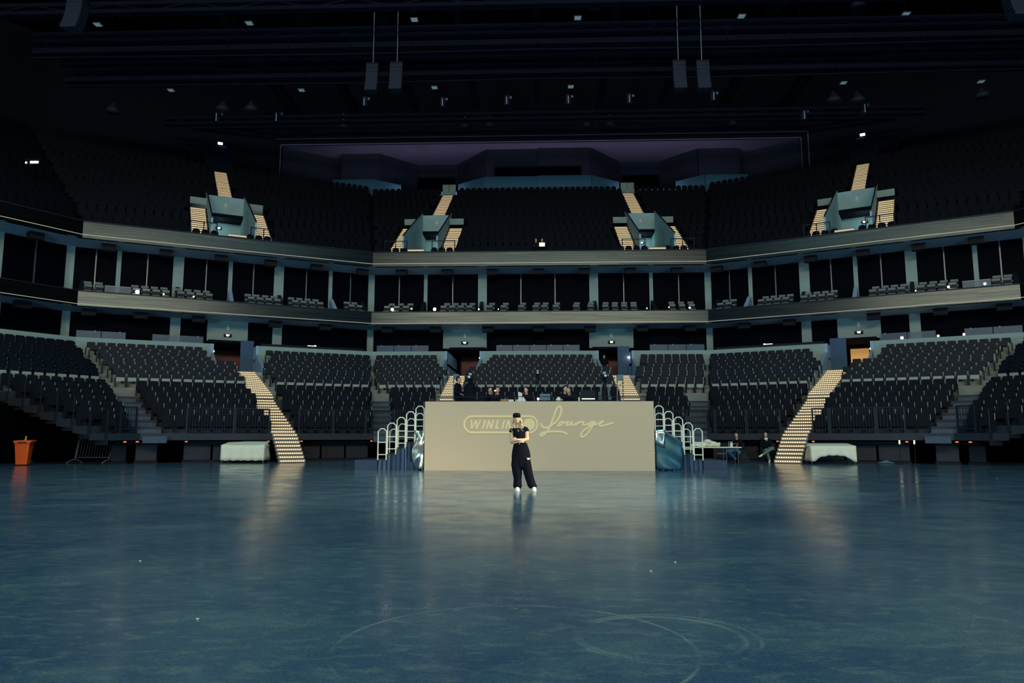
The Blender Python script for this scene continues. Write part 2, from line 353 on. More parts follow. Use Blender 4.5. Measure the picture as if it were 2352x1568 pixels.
for sg in SEG:
    mb = MB()
    up = [(0.0, 4.6)]                      # upper part, cut by the vomitories
    for j in range(8, 4, -1):
        up += [(FD(j) - 0.8, FZ(j)), (FD(j), FZ(j))]
    up = [(0.0, 4.6), (0.0, FZ(8))] + [(FD(j) if e else FD(j) - 0.8, FZ(j)) for j in range(8, 4, -1) for e in (0, 1)][1:] + [(FD(5), 4.6)]
    for lo, hi in spans(sg, [(a - .08, b + .08) for a, b in VOM[sg]]): extrude(mb, sg, up, lo, hi)
    lowp = [(FD(5) - 0.8, 3.0), (FD(5) - 0.8, 4.90), (FD(5), 4.90), (FD(5), FZ(4))]
    lowp = [(3.1, 3.0), (3.1, 4.60), (FD(5), 4.60)] + [p for j in range(4, -1, -1) for p in ((FD(j) - 0.8, FZ(j)), (FD(j), FZ(j)))] + [(FD(0), 3.0)]
    extrude(mb, sg, lowp, lambda d, sg=sg: lim(sg, d)[0], lambda d, sg=sg: lim(sg, d)[1])
    struct(mb.build('terrace_slab_' + ('centre' if sg == 'C' else ('left' if sg[0] == 'L' else 'right')), 'terrace'))
    # telescopic decks
    mb = MB()
    prof = [(7.9, TZ(0) - .45), (7.9, TZ(0))] + [p for k in range(7) for p in ((TD(k), TZ(k)), (TD(k), TZ(k + 1) if k < 6 else 1.02))] + [p for k in range(6, 0, -1) for p in ((TD(k - 1), TZ(k) - .3), (TD(k - 1) - .05, TZ(k - 1) - .38))]
    secs = [(lambda d, sg=sg: lim(sg, d)[0], lambda d, sg=sg: lim(sg, d)[1])]
    if sg[1:] == '3': secs = [(lambda d, sg=sg: lim(sg, d)[0], lambda d: 7.3 - 0.36 * (d - 8)), (lambda d: 11.2, lambda d, sg=sg: lim(sg, d)[1])]
    for lo, hi in secs: extrude(mb, sg, prof, lo, hi)
    tag(mb.build('telescopic_platform', 'tele'), kind='structure')
    # parapet wall behind the top row
    mb = MB()
    for lo, hi in spans(sg, VOM[sg]): extrude(mb, sg, [(0.0, 4.6), (0.0, 6.90), (0.22, 6.90), (0.22, 4.6)], lo, hi)
    struct(mb.build('wall_bowl_' + ('centre' if sg == 'C' else ('left' if sg[0] == 'L' else 'right')), 'concrete'))
    # concourse floor, soffits, back walls of both gallery levels
    for nm, z0, z1, m_, d0, d1 in (('floor_concourse', 5.9, 6.1, 'terrace', 0, -6), ('ceiling_concourse', 8.80, 9.35, 'soffit', -0.31, -6), ('floor_suites', 9.35, 9.70, 'soffit', -1.0, -6),
                                ('ceiling_suites', 12.88, 13.3, 'soffit', -0.31, -6)):
        mb = MB()
        cuts = VOM[sg] if nm == 'floor_concourse' else []
        for lo, hi in spans(sg, cuts): extrude(mb, sg, [(d0, z0), (d0, z1), (d1, z1), (d1, z0)], lo, hi)
        struct(mb.build(nm, m_))
    mb = MB(); extrude(mb, sg, [(-6.0, 4.6), (-6.0, 13.5), (-6.3, 13.5), (-6.3, 4.6)], lambda d, sg=sg: lim(sg, d)[0], lambda d, sg=sg: lim(sg, d)[1])
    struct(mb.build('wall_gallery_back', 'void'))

# vomitory passages of the lower bowl
for sg in ('C', 'L2', 'R2'):
    for i, (a, b) in enumerate(VOM[sg]):
        f = sfn(sg); mb = MB()
        mb.box(a, b, -5.9, 3.5, 4.55, 4.95, 0, f)
        for s0, s1 in ((a - 0.16, a), (b, b + 0.16)):
            # side wall whose top follows the rows
            for d0, d1, z1 in ((-5.9, 0.25, 7.35 if d1_ else 7.35) for d1_ in (1,)): mb.box(s0, s1, d0, d1, 4.55, 6.9, 0, f)
            mb.hexa([f(s0, 0.25, 4.4), f(s1, 0.25, 4.4), f(s1, 3.6, 4.4), f(s0, 3.6, 4.4), f(s0, 0.25, 6.35), f(s1, 0.25, 6.35), f(s1, 3.6, 5.3), f(s0, 3.6, 5.3)])
        o = struct(mb.build('wall_vomitory', 'soffit'))
        ret = {'C1': (16.95, 17.75), 'L20': (7.5, 8.3), 'R20': (7.4, 8.35)}.get(sg + str(i))
        if ret:
            mb = MB(); mb.box(ret[0], ret[1], -1.2, -1.05, 4.95, 7.35, 0, f); struct(mb.build('wall_passage_return', 'passage'))
        mb = MB()
        mb.box(a - 0.2, b + 0.2, -5.8, -2.6, 7.35, 7.5, 0, f)
        struct(mb.build('ceiling_vomitory', 'darkwall'))
        # door at the back
        lit = (sg == 'R2')
        d = empty('door_%d' % (1 + ['C0', 'C1', 'L20', 'R20'].index(sg + str(i))), None, None, SP(sg, (a + b) / 2, -5.7, 4.95)); struct(d)
        mb = MB(); mb.box(a + (0.35 if not lit else .75), b - (.35 if not lit else .5), -5.75, -5.68, 4.95, 7.1, 0, f); part(mb, 'door_leaf', 'warmroom' if lit else 'brown', d)
        mb = MB()
        for s0, s1 in ((a + 0.22, a + 0.35), (b - 0.35, b - 0.22)): mb.box(s0, s1, -5.75, -5.6, 4.95, 7.2, 0, f)
        mb.box(a + 0.22, b - 0.22, -5.75, -5.6, 7.1, 7.22, 0, f); part(mb, 'door_frame', 'black', d)
        # round sconce at the mouth of the passage
        near = b if sg != 'R2' else b
        sc = empty('sconce', {'C0': 'small bright wall lamp in the passage left of the stage', 'C1': 'small bright wall lamp in the passage right of the stage',
              'L20': 'small bright wall lamp at the head of the left lit stairs', 'R20': 'small bright wall lamp beside the warm lit doorway'}[sg + str(i)], 'lamp', SP(sg, near - 0.06, -0.9, 6.55))
        mb = MB(); mb.ball((0, 0, 0), 0.07, 8); q = mb.build('lamp_shade', 'bulb_hot', sc, smooth=True)
        mb = MB(); c_ = SP(sg, near - 0.01, -0.9, 6.55) - sc.location; mb.tube([tuple(c_), (0, 0, 0)], 0.03, 6); mb.build('bracket', 'mullion', sc)

# ------------------------------------------------------------------ ribbon boards along both balconies
def ribbon(sg, z0, z1, zl, label):
    f = sfn(sg); a0, b0 = lim(sg, 0.0); a1, b1 = lim(sg, -0.3)
    o = None
    me = bpy.data.meshes.new('ribbon_board')
    vs = [f(a0, 0, z0), f(b0, 0, z0), f(b0, 0, z1), f(a0, 0, z1), f(a1, -0.3, z0), f(b1, -0.3, z0), f(b1, -0.3, z1), f(a1, -0.3, z1)]
    fs = [(0, 1, 2, 3), (5, 4, 7, 6), (3, 2, 6, 7), (1, 0, 4, 5)]
    me.from_pydata(vs, [], fs); uvl = me.uv_layers.new(name='uv')
    sv = [(a0, z0), (b0, z0), (b0, z1), (a0, z1), (a1, z0), (b1, z0), (b1, z1), (a1, z1)]
    for li, l in enumerate(me.loops): uvl.data[li].uv = sv[l.vertex_index]
    me.materials.append(M['fascia'])
    bm = bmesh.new(); bm.from_mesh(me); bmesh.ops.recalc_face_normals(bm, faces=bm.faces); bm.to_mesh(me); bm.free()
    root = empty('ribbon_board', label, 'display board', f((a0 + b0) / 2, 0, z0), 'ribbon boards around the balconies')
    p = bpy.data.objects.new('display_panel', me); COL.objects.link(p); p.parent = root; p.location = -Vector(root.location)
    mb = MB(); mb.box(a0, b0, 0.0, 0.03, zl - 0.012, zl + 0.012, 0, f); part(mb, 'edge_light', 'led_dim', root)
    mb = MB(); mb.box(a0, b0, -0.3, 0.05, z1, z1 + 0.06, 0, f); part(mb, 'coping', 'rail', root)
NM = {'C': 'centre', 'L2': 'left of centre', 'R2': 'right of centre', 'L3': 'at the left edge', 'R3': 'at the right edge', 'L4': 'far round the left side', 'R4': 'far round the right side'}
for sg in SEG:
    ribbon(sg, 12.86, 13.84, 13.05, 'long grey upper balcony ribbon board, ' + NM[sg])
    ribbon(sg, 8.79, 9.64, 8.88, 'long grey lower balcony ribbon board, ' + NM[sg])

# ------------------------------------------------------------------ gallery columns, wall blocks and windows
COLS2 = {'C': [(3.31, .26), (7.45, .64), (15.5, .64), (19.62, .26)], 'L2': [(2.3, .26), (5.85, .64), (9.0, .26), (12.2, .64), (15.65, .26)], 'L3': [(3.1, .26), (6.3, .64), (9.5, .26), (12.7, .64)], 'L4': [(4, .3), (8, .6)]}
COLS1 = {'C': [(6.2, 3.15), (16.7, 3.15)], 'L2': [(5.82, .62), (9.0, 2.55), (12.2, .62)], 'L3': [(3.1, .5), (9.5, .5)], 'L4': [(6, .5)]}
nwin = 0; wallb = -2.8
for sg in SEG:
    key = sg if sg in COLS2 else 'L' + sg[1]
    f = sfn(sg)
    for lev, cols, z0, z1 in ((2, COLS2[key], 9.7, 12.88), (1, COLS1[key], 6.1, 8.8)):
        a, b = lim(sg, wallb)
        edges = [(a + 0.25)]
        for c, w in cols:
            zz = z0
            if w > 1:
                zz = 7.43
            mb = MB(); mb.box(c - w / 2, c + w / 2, wallb - 0.4, wallb + 0.12, zz, z1, 0, f)
            nm = 'column' if w < 1 else 'wall_portal'
            struct(mb.build(nm, 'concrete'))
            edges += [c - w / 2, c + w / 2]
        edges.append(b - 0.25)
        # corner column, shared by two segments
        for e0, e1 in ((a, a + 0.25), (b - 0.25, b)):
            mb = MB(); mb.box(e0, e1, wallb - 0.4, wallb + 0.12, z0, z1, 0, f); struct(mb.build('column', 'concrete'))
        for i in range(0, len(edges), 2):
            e0, e1 = edges[i], edges[i + 1]; nwin += 1
            r = empty('window_%d' % nwin, None, None, f((e0 + e1) / 2, wallb, z0)); struct(r)
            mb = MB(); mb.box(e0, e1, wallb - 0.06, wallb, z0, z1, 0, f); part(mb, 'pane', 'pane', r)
            n = 3 if (sg == 'C' and e1 - e0 > 6) else 2
            if lev == 2:
                for q in range(1, n):
                    s = e0 + (e1 - e0) * q / n
                    mb = MB(); mb.box(s - 0.035, s + 0.035, wallb, wallb + 0.07, z0, z1, 0, f); part(mb, 'mullion', 'mullion', r)
# small round lamp dishes and safety lamps on the portal blocks
for sg, s in (('C', 6.2), ('C', 16.7), ('L2', 9.0), ('R2', 9.0)):
    where = {'C6.2': 'left of the stage axis', 'C16.7': 'right of the stage axis', 'L29.0': 'above the left lit stairs', 'R29.0': 'above the right lit stairs'}[sg + str(s)]
    f = sfn(sg)
    r = empty('exit_lamp', 'small dark box lamp on the pale portal wall ' + where, 'lamp', f(s, wallb + 0.2, 7.85))
    mb = MB(); mb.box(s - 0.24, s + 0.24, wallb + 0.12, wallb + 0.24, 7.72, 7.92, 0, f); part(mb, 'housing', 'black', r)
    mb = MB(); mb.prism([(s - .12, 7.88), (s + .12, 7.88), (s + .07, 7.77), (s - .07, 7.77)], lambda u, v, w: f(u, w, v), wallb + 0.24, wallb + 0.27); part(mb, 'diffuser', 'bulb', r)
    r = empty('wall_plate', 'small pale oval plate on the portal wall ' + where, 'sign', f(s, wallb + 0.12, 8.35))
    mb = MB(); mb.prism([(s + .1 * math.cos(t * .785), 8.35 + .17 * math.sin(t * .785)) for t in range(8)], lambda u, v, w: f(u, w, v), wallb + 0.12, wallb + 0.15); part(mb, 'plate_face', 'cloth', r)

# black speaker boxes hung under both soffits
mb = MB(); mb.box(-0.38, 0.38, -0.25, 0.25, -0.42, -0.02); spk0 = mb.build('cabinet', 'black'); first = [True]
def speaker(sg, s, z, label, group):
    r = empty('soffit_speaker', label, 'speaker', SP(sg, s, -1.2, z), group); r.rotation_euler = (0, 0, face_rz(sg))
    if first[0]: spk0.parent = r; first[0] = False
    else: o = spk0.copy(); COL.objects.link(o); o.parent = r
    mb = MB(); mb.tube([(0, 0, -0.05), (0, 0, 0.0)], 0.05, 6); mb.build('bracket', 'rail', r)
for sg, ss in (('C', (1.8, 5.05, 8.25, 11.5, 14.75, 17.95, 21.2)), ('L2', (.4, 3.6, 6.65, 9.75, 13.0, 16.2)), ('R2', (.4, 3.3, 6.5, 9.6, 12.7, 15.7)), ('L3', (2.0, 5.2, 8.4)), ('R3', (2.0, 5.2, 8.4))):
    for i, s in enumerate(ss):
        speaker(sg, s, 12.88, 'black speaker box under the upper balcony, %s from centre, %s section' % (nth(i + 1), NM[sg]), 'upper soffit speakers')
for sg, ss in (('C', (.9, 4.3, 7.95, 11.5, 15.1, 18.7, 22.0)), ('L2', (2.9, 6.2, 10.9, 14.2, 17.0)), ('R2', (2.1, 5.0, 10.0, 13.6, 16.8)), ('L3', (2.4, 6.0)), ('R3', (2.4, 6.0))):
    for i, s in enumerate(ss):
        speaker(sg, s, 8.8, 'black speaker box under the lower balcony, %s from centre, %s section' % (nth(i + 1), NM[sg]), 'lower soffit speakers')

# ------------------------------------------------------------------ upper deck
UD = lambda k: -(0.5 + 0.82 * k)       # riser position of row k
UZ = lambda k: 13.6 + 0.5 * k
UVOM = {'C': [(1.95, 4.25), (18.75, 21.05)], 'L2': [(7.75, 10.35)], 'R2': [(7.55, 10.15)]}
KMAX = {'C': 21, 'L2': 27, 'R2': 27, 'L3': 27, 'R3': 27, 'L4': 27, 'R4': 27}
VK = 11
for sg in SEG:
    mb = MB(); km = KMAX[sg]
    pr = [(-0.25, 13.3), (-0.25, 13.6)]
    for k in range(1, VK): pr += [(UD(k), UZ(k - 1)), (UD(k), UZ(k))]
    pr += [(UD(VK), UZ(VK - 1)), (UD(VK), 13.3)]
    for lo, hi in spans(sg, [(a - .06, b + .06) for a, b in UVOM.get(sg, [])]): extrude(mb, sg, pr, lo, hi)
    pr = [(UD(VK), UZ(VK) - 1.1)]
    for k in range(VK, km): pr += [(UD(k), UZ(k)), (UD(k + 1), UZ(k))]
    pr += [(UD(km), UZ(VK) - 1.1)]
    if sg in ('L2', 'R2'):
        pr2 = [(UD(VK), UZ(VK) - 1.1)] + [p for k in range(VK, 22) for p in ((UD(k), UZ(k)), (UD(k + 1), UZ(k)))] + [(UD(22), UZ(VK) - 1.1)]
        extrude(mb, sg, pr2, lambda d, sg=sg: lim(sg, d)[0], lambda d: 11.6); extrude(mb, sg, pr, lambda d: 11.6, lambda d, sg=sg: lim(sg, d)[1])
    else: extrude(mb, sg, pr, lambda d, sg=sg: lim(sg, d)[0], lambda d, sg=sg: lim(sg, d)[1])
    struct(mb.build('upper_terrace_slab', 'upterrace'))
# upper vomitories
for sg, lst in UVOM.items():
    for i, (a, b) in enumerate(lst):
        f = sfn(sg); r = None
        mb = MB()
        for s0, s1 in ((a - 0.12, a), (b, b + 0.12)):
            mb.hexa([f(s0, UD(1) + .2, 13.6), f(s1, UD(1) + .2, 13.6), f(s1, UD(VK), 13.6), f(s0, UD(VK), 13.6),
                     f(s0, UD(1) + .2, 15.3), f(s1, UD(1) + .2, 15.3), f(s1, UD(VK), 19.55), f(s0, UD(VK), 19.55)])
        mb.box(a, b, UD(VK), UD(VK) + 0.15, 18.0, 19.35, 0, f)
        mb.box(a, b, -11.4, -11.2, 13.6, 18.0, 0, f); mb.box(a, b, -12.0, UD(0), 13.45, 13.62, 0, f)
        for s0, s1 in ((a - 0.12, a), (b, b + 0.12)): mb.box(s0, s1, -12.0, UD(VK), 13.6, 18.0, 0, f)
        struct(mb.build('wall_upper_portal', 'portal'))
        mb = MB(); mb.box(a, b, -12.0, UD(VK) + 0.1, 17.75, 18.0, 0, f); struct(mb.build('ceiling_upper_portal', 'darkwall'))
        mb = MB(); mb.box(a + 0.45, b - 0.5, -11.2, -11.13, 13.62, 16.6, 0, f)
        dd = mb.build('door_%d' % (5 + len([o for o in COL.objects if o.name.startswith('door_') and o.get('upper')])), 'brown'); dd['upper'] = 1; struct(dd)
        wh = {'C0': 'centre left upper portal', 'C1': 'centre right upper portal', 'L20': 'far left upper portal', 'R20': 'far right upper portal'}[sg + str(i)]
        q = empty('exit_lamp', 'small box lamp above the doors of the ' + wh, 'lamp', f((a + b) / 2 + .3, -11.1, 17.3))
        pl = bpy.data.lights.new('portal_lamp_light', 'POINT'); pl.energy = 13; pl.color = (0.55, 0.9, 1.0); pl.shadow_soft_size = 0.15
        po = bpy.data.objects.new('portal_lamp_light', pl); COL.objects.link(po); po.location = f((a + b) / 2 + .3, -10.3, 17.2)
        mb = MB(); c = (a + b) / 2 + .3; mb.box(c - .22, c + .22, -11.2, -11.08, 17.2, 17.42, 0, f); part(mb, 'housing', 'black', q)
        mb = MB(); mb.prism([(c - .14, 17.36), (c + .14, 17.36), (c + .08, 17.24), (c - .08, 17.24)], lambda u, v, w: f(u, w, v), -11.08, -11.04); part(mb, 'diffuser', 'bulb', q)
        q = empty('wall_plate', 'small pale oval plate on the front of the ' + wh, 'sign', f((a + b) / 2, UD(VK) + .16, 18.7))
        mb = MB(); c = (a + b) / 2; mb.prism([(c + .1 * math.cos(t * .785), 18.7 + .17 * math.sin(t * .785)) for t in range(8)], lambda u, v, w: f(u, w, v), UD(VK) + .15, UD(VK) + .18); part(mb, 'plate_face', 'cloth', q)
        # sloping handrails on the portal side walls
        for s0 in (a - 0.06, b + 0.06):
            q = empty('handrail', 'dark sloping handrail on the %s side wall of the %s' % ('left' if (s0 < a) != (sg == 'L2') else 'right', wh), 'railing', f(s0, UD(1), 15.3))
            mb = MB(); mb.tube([f(s0, UD(1) + .2, 15.42), f(s0, UD(VK), 19.67)], 0.045, 6); part(mb, 'top_rail', 'black', q)
        # guard rails in front, on both sides of the way out
        for s0, s1 in ((a - 1.35, a + 0.25), (b - 0.25, b + 1.35)):
            q = empty('guard_rail', 'dark guard rail at the %s foot of the %s' % ('left' if (s0 < a) != (sg == 'L2') else 'right', wh), 'railing', f((s0 + s1) / 2, -0.75, 13.6))
            mb = MB()
            for z in (14.9, 14.0): mb.tube([f(s0, -0.9, z), f(s1, -0.9, z)], 0.035, 5)
            part(mb, 'rails', 'rail', q)
            for t in range(3):
                s = s0 + (s1 - s0) * t / 2; mb = MB(); mb.tube([f(s, -0.9, 13.6), f(s, -0.9, 14.93)], 0.035, 5); part(mb, 'post', 'rail', q)

# ------------------------------------------------------------------ lit stairs
def step_template(w, h, dep):
    mb = MB(); mb.box(-w / 2, w / 2, 0, dep, -h, 0); t = mb.build('step', 'terrace')
    n = max(6, int(w / 0.1)); mb = MB()
    mb.box(-w / 2 + .02, w / 2 - .02, -0.02, 0.0, -h * 0.80, -h * 0.20, 0)
    for i in range(n):
        x = -w / 2 + .05 + (w - .1) * (i + .5) / n
        mb.prism([(x - .03, -h * .5 - .02), (x + .03, -h * .5 - .02), (x + .012, -h * .5 + .026), (x - .012, -h * .5 + .026)], lambda u, v, t: (u, t, v), -0.035, -0.02, 1)
    l = mb.build('led_strip', ['led_diff', 'led'], t); return t
def flight(name, label, group, sg, a, b, steps, h, dep):
    """steps: (d of the riser, z of the tread)"""
    r = empty(name, label, 'stairs', SP(sg, (a + b) / 2, steps[0][0], steps[0][1]), group)
    t = step_template(b - a, h, dep); t.parent = r; rz = face_rz(sg); used = False
    for d, z in steps:
        sh_ = (scuts(sg, d)[0][0] - STAIR[sg][0][0]) if (d > 0 and sg in ('L2', 'R2')) else 0.0
        loc = SP(sg, (a + b) / 2 + sh_, d, z) - r.location
        if not used: t.location = loc; t.rotation_euler = (0, 0, rz); used = True
        else: dup(t, loc, rz, parent=r)
    return r
for sg, i, wh in (('L2', 0, 'left lit aisle stairs from the arena floor up to the left passage'), ('R2', 0, 'right lit aisle stairs from the arena floor up to the right passage'),
                  ('C', 0, 'lit aisle stairs behind the left part of the stage'), ('C', 1, 'lit aisle stairs behind the right part of the stage')):
    a, b = STAIR[sg][i]; st = []
    for j in range(4, -1, -1): st += [(FD(j), FZ(j)), (FD(j) + .4, FZ(j) - .135)]
    st = [(FD(5) + 0.0, 4.95), (FD(5) + .4, 4.815)] + st
    st += [(FD(0) + .62, 3.30)]
    for k in range(0, 7): st += [(TD(k), TZ(k)), (TD(k) + .4, TZ(k) - .15)] if k < 6 else [(TD(k), TZ(k))]
    st += [(TD(6) + .21 * q, 1.32 - .165 * q) for q in range(1, 8)]
    flight('aisle_stairs', wh, None, sg, a, b, st, 0.15, 0.42)
for sg, i, wh in (('C', 0, 'centre left'), ('C', 1, 'centre right'), ('L2', 0, 'far left'), ('R2', 0, 'far right')):
    a, b = UVOM[sg][i]; f = sfn(sg)
    km = 21 if sg == 'C' else 22
    for s0, s1, ks, nm in ((a - 1.25, a - 0.2, range(1, 9), 'lit stairs on the %s side of the' % ('right' if sg == 'L2' else 'left')), (b + 0.2, b + 1.25, range(1, 9), 'lit stairs on the %s side of the' % ('left' if sg == 'L2' else 'right')),
                       ((a + b) / 2 - (.55 if sg != 'R2' else .5), (a + b) / 2 + .5, range(VK, km), 'lit stairs climbing above the')):
        st = []
        for k in reversed(list(ks)): st += [(UD(k), UZ(k))] + ([(UD(k) + .4, UZ(k) - .25)] if k != VK else [])
        flight('aisle_stairs', nm + ' ' + wh + ' upper portal', None, sg, s0, s1, st, 0.24, 0.4)
    # closing panel above each side flight
    for s0, s1 in ((a - 1.25, a - 0.12), (b + 0.12, b + 1.25)):
        mb = MB(); mb.box(s0, s1, UD(9) - 0.1, UD(9), UZ(8), UZ(8) + 1.0, 0, f); struct(mb.build('wall_stair_head', 'concrete'))
    # sill lamps in front of the way out
    t = flight('threshold_light', 'row of small lamps on the sill of the %s upper portal' % wh, None, sg, (a + b) / 2 - .75, (a + b) / 2 + .45, [(-0.32, 14.16)], 0.18, 0.05)
# dark aisles at the corners of the lower bowl
CA = {'C': (1.0, 1.0), 'L2': (0.0, 1.3), 'R2': (0.0, 1.3)}
for sg, e, lab in (('C', 0, 'dark unlit aisle steps at the left end of the centre block'), ('C', 1, 'dark unlit aisle steps at the right end of the centre block'),
                   ('L2', 1, 'dark unlit aisle steps between the two left blocks'), ('R2', 1, 'dark unlit aisle steps between the two right blocks')):
    f = sfn(sg); r = None; w = 1.0
    base = lim(sg, 10)[e]
    r = empty('aisle_steps', lab, 'stairs', f(base, 10, 2.4))
    for k in range(0, 7):
        s = lim(sg, TD(k) + .2)[e]; s0, s1 = (s + .05, s + w) if e == 0 else (s - w, s - .05)
        mb = MB(); mb.box(s0, s1, TD(k), TD(k) + .38, TZ(k) - 0.3 if k < 6 else 0.9, TZ(k) - .13, 0, f); part(mb, 'step', 'aisle', r)
# ------------------------------------------------------------------ seats
def panel(mb, w, z0, z1, y0, y1, r, mi=0, n=3, curve=0.02):
    pts = [(-w / 2, z0), (w / 2, z0)]
    for q in range(n + 1):
        a = math.pi / 2 * q / n; pts.append((w / 2 - r + r * math.cos(a), z1 - r + r * math.sin(a)))
    for q in range(n + 1):
        a = math.pi / 2 + math.pi / 2 * q / n; pts.append((-w / 2 + r + r * math.cos(a), z1 - r + r * math.sin(a)))
    mb.prism(pts, lambda u, v, t: (u, t + (v - z0) * 0.12, v), y0, y1, mi)
def seat_mesh(kind):
    mb = MB()
    if kind == 'arena_chair':
        panel(mb, .425, .50, .82, 0.0, .045, .05); mb.box(-.20, .20, -.16, -.06, .53, .74)
        for x in (-.235, .235): mb.box(x - .025, x + .025, -.16, .05, 0.0, .50)
        mb.prism([(.245, .52), (.275, .52), (.297, .74), (.223, .74)], lambda u, v, t: (u, t, v), 0.01, .03, 1)
        return mb, ['seat', 'seat_tab']
    if kind == 'stadium_chair':
        panel(mb, .45, .30, .84, 0.0, .05, .06); mb.box(-.21, .21, -.17, -.06, .30, .66)
        for x in (-.24, .24): mb.box(x - .02, x + .02, -.2, .04, 0.05, .56)
        mb.box(.247, .273, 0.01, .03, .52, .80, 1)
        return mb, ['seat_tele', 'seat_tab']
    if kind == 'upper_deck_chair':
        panel(mb, .48, .25, .90, 0.0, .05, .235, n=4); mb.box(-.2, .2, -.16, -.05, .25, .62); mb.box(-.03, .03, -.06, .03, 0, .3)
        return mb, ['seat_up']
    mb.box(-.21, .21, -.05, .06, .42, .84, 0); mb.box(-.205, .205, -.07, .065, .72, .86, 1)
    mb.box(-.2, .2, -.5, -.05, .34, .44, 1); mb.box(-.2, .2, -.4, .0, 0, .36, 0)
    return mb, ['seat', 'seat_grey']
SEATS = {}
def seats_near(name, items, cat, group, count, label_fn, stuff_name, stuff_label):
    """items: (position, rz, info). The ones that show largest become objects, the rest one object."""
    def vis(p):
        v = p - Vector((0, 0, CAMH)); dd = v.dot(cf); x = 1176 + F * v.dot(cr) / dd; y = 784 - F * v.dot(cu) / dd
        return (-10 < x < 2362 and -10 < y < 1500), dd
    sc = []
    for it in items:
        ok, dd = vis(it[0] + Vector((0, 0, .7)))
        if ok: sc.append((dd, it))
        elif dd > 0 and abs(it[0].x) < 60: sc.append((dd + 500, it))
    sc.sort(key=lambda t: t[0])
    mb, mats = seat_mesh(name); near = [it for dd, it in sc if dd < 400][:count]; ids = set(id(i) for i in near)
    rest = [it for dd, it in sc if id(it) not in ids]
    proto = mb.build(name, mats)
    for i, (p, rz, info) in enumerate(near):
        o = proto if i == 0 else proto.copy()
        if i: COL.objects.link(o)
        o.location = p; o.rotation_euler = (0, 0, rz); tag(o, label_fn(info), cat, group)
    if rest:
        V = np.array(mb.v); n = len(V); allv = []; fl = []; base = 0
        for p, rz, info in rest:
            c, s = math.cos(rz), math.sin(rz)
            R = np.array(((c, s, 0), (-s, c, 0), (0, 0, 1)))
            allv.append(V @ R + np.array(p)); fl += [tuple(i + base for i in f) for f in mb.f]; base += n
        me = bpy.data.meshes.new(stuff_name); me.from_pydata(np.concatenate(allv).tolist(), [], fl)
        for m_ in mats: me.materials.append(M[m_])
        me.polygons.foreach_set('material_index', mb.m * len(rest)); me.update()
        o = bpy.data.objects.new(stuff_name, me); COL.objects.link(o); tag(o, stuff_label, cat, kind='stuff')
def rowseats(sg, s_lo, s_hi, pitch, d, z, cuts):
    out = []; n = max(1, int((s_hi - s_lo) / pitch)); off = s_lo + ((s_hi - s_lo) - n * pitch) * ((abs(d) * 1.618) % 1.0) + pitch / 2
    for i in range(n):
        s = off + i * pitch
        if any(a - .2 < s < b + .2 for a, b in cuts): continue
        out.append((i, SP(sg, s, d, z), s))
    return out
BLK = {'C': 'behind the stage', 'L2': 'beside left lit stairs', 'R2': 'beside right lit stairs', 'L3': 'at the left edge', 'R3': 'at the right edge', 'L4': 'far left side', 'R4': 'far right side'}
fixed = []; tele = []; upper = []
for sg in SEG:
    rz = face_rz(sg); le = {'C': (.2, .2), 'L2': (.0, .35), 'R2': (.0, .35)}.get(sg, (.1, .1)); te = {'C': (1.0, 1.0), 'L2': (.05, .95), 'R2': (.05, .95)}.get(sg, (.1, .1))
    for j in range(9):
        d = FD(j) - .62; a, b = lim(sg, d); cuts = scuts(sg, d) if j < 5 else []
        if j >= 5:
            for (c0, c1), (v0, v1) in zip(scuts(sg, d), VOM[sg]): cuts.append((min(c0, v0) - .12 * (j - 4), max(c1, v1) + .12 * (j - 4)))
        for i, p, s in rowseats(sg, a + le[0], b - le[1], .52, d, FZ(j), cuts): fixed.append((p, rz, (sg, j, i)))
    for k in range(7):
        d = TD(k) - .62; a, b = lim(sg, d); cuts = scuts(sg, d)
        if sg[1:] == '3': cuts.append((7.3 - .36 * (d - 8), 11.3))
        for i, p, s in rowseats(sg, a + te[0], b - te[1], .52, d, TZ(k), cuts): tele.append((p, rz, (sg, k, i)))
    for k in range(KMAX[sg]):
        d = UD(k) - .55; a, b = lim(sg, d); cuts = []
        for v0, v1 in UVOM.get(sg, []):
            if k < 9: cuts.append((v0 - 1.3, v1 + 1.3) if k > 0 else ((v0 + v1) / 2 - .6, (v0 + v1) / 2 + .5))
            elif k < VK: cuts.append((v0 - .1, v1 + .1))
            else: cuts.append(((v0 + v1) / 2 - .6, (v0 + v1) / 2 + .55))
        if k == 0 and sg == 'C': cuts.append((11.2, 12.0))
        if k >= 22 and sg in ('L2', 'R2'): cuts.append((-30, 11.5))
        for i, p, s in rowseats(sg, a + .1, b - .1, .55, d, UZ(k), cuts): upper.append((p, rz, (sg, k, i)))
def lf(i): return 'dark tip-up seat, %s across in fixed row %s up, block %s' % (nth(i[2] + 1), ['one', 'two', 'three', 'four', 'five', 'six', 'seven', 'eight', 'nine'][i[1]], BLK[i[0]])
def lt(i): return 'dark telescopic seat, %s across in the %s row up, block %s' % (nth(i[2] + 1), nth(7 - i[1]), BLK[i[0]])
def lu(i): return 'round-backed upper seat, %s across in the %s row up, deck %s' % (nth(i[2] + 1), nth(i[1] + 1), NM[i[0]])
seats_near('arena_chair', fixed, 'seat', 'fixed seats of the lower bowl', 300, lf, 'fixed_seating', 'remaining rows of dark fixed seats in the lower bowl')
seats_near('stadium_chair', tele, 'seat', 'telescopic seats of the lower bowl', 300, lt, 'telescopic_seating', 'remaining rows of dark telescopic seats in the lower bowl')
seats_near('upper_deck_chair', upper, 'seat', 'seats of the upper deck', 300, lu, 'upper_deck_seating', 'remaining rows of dark round-backed seats in the upper deck')

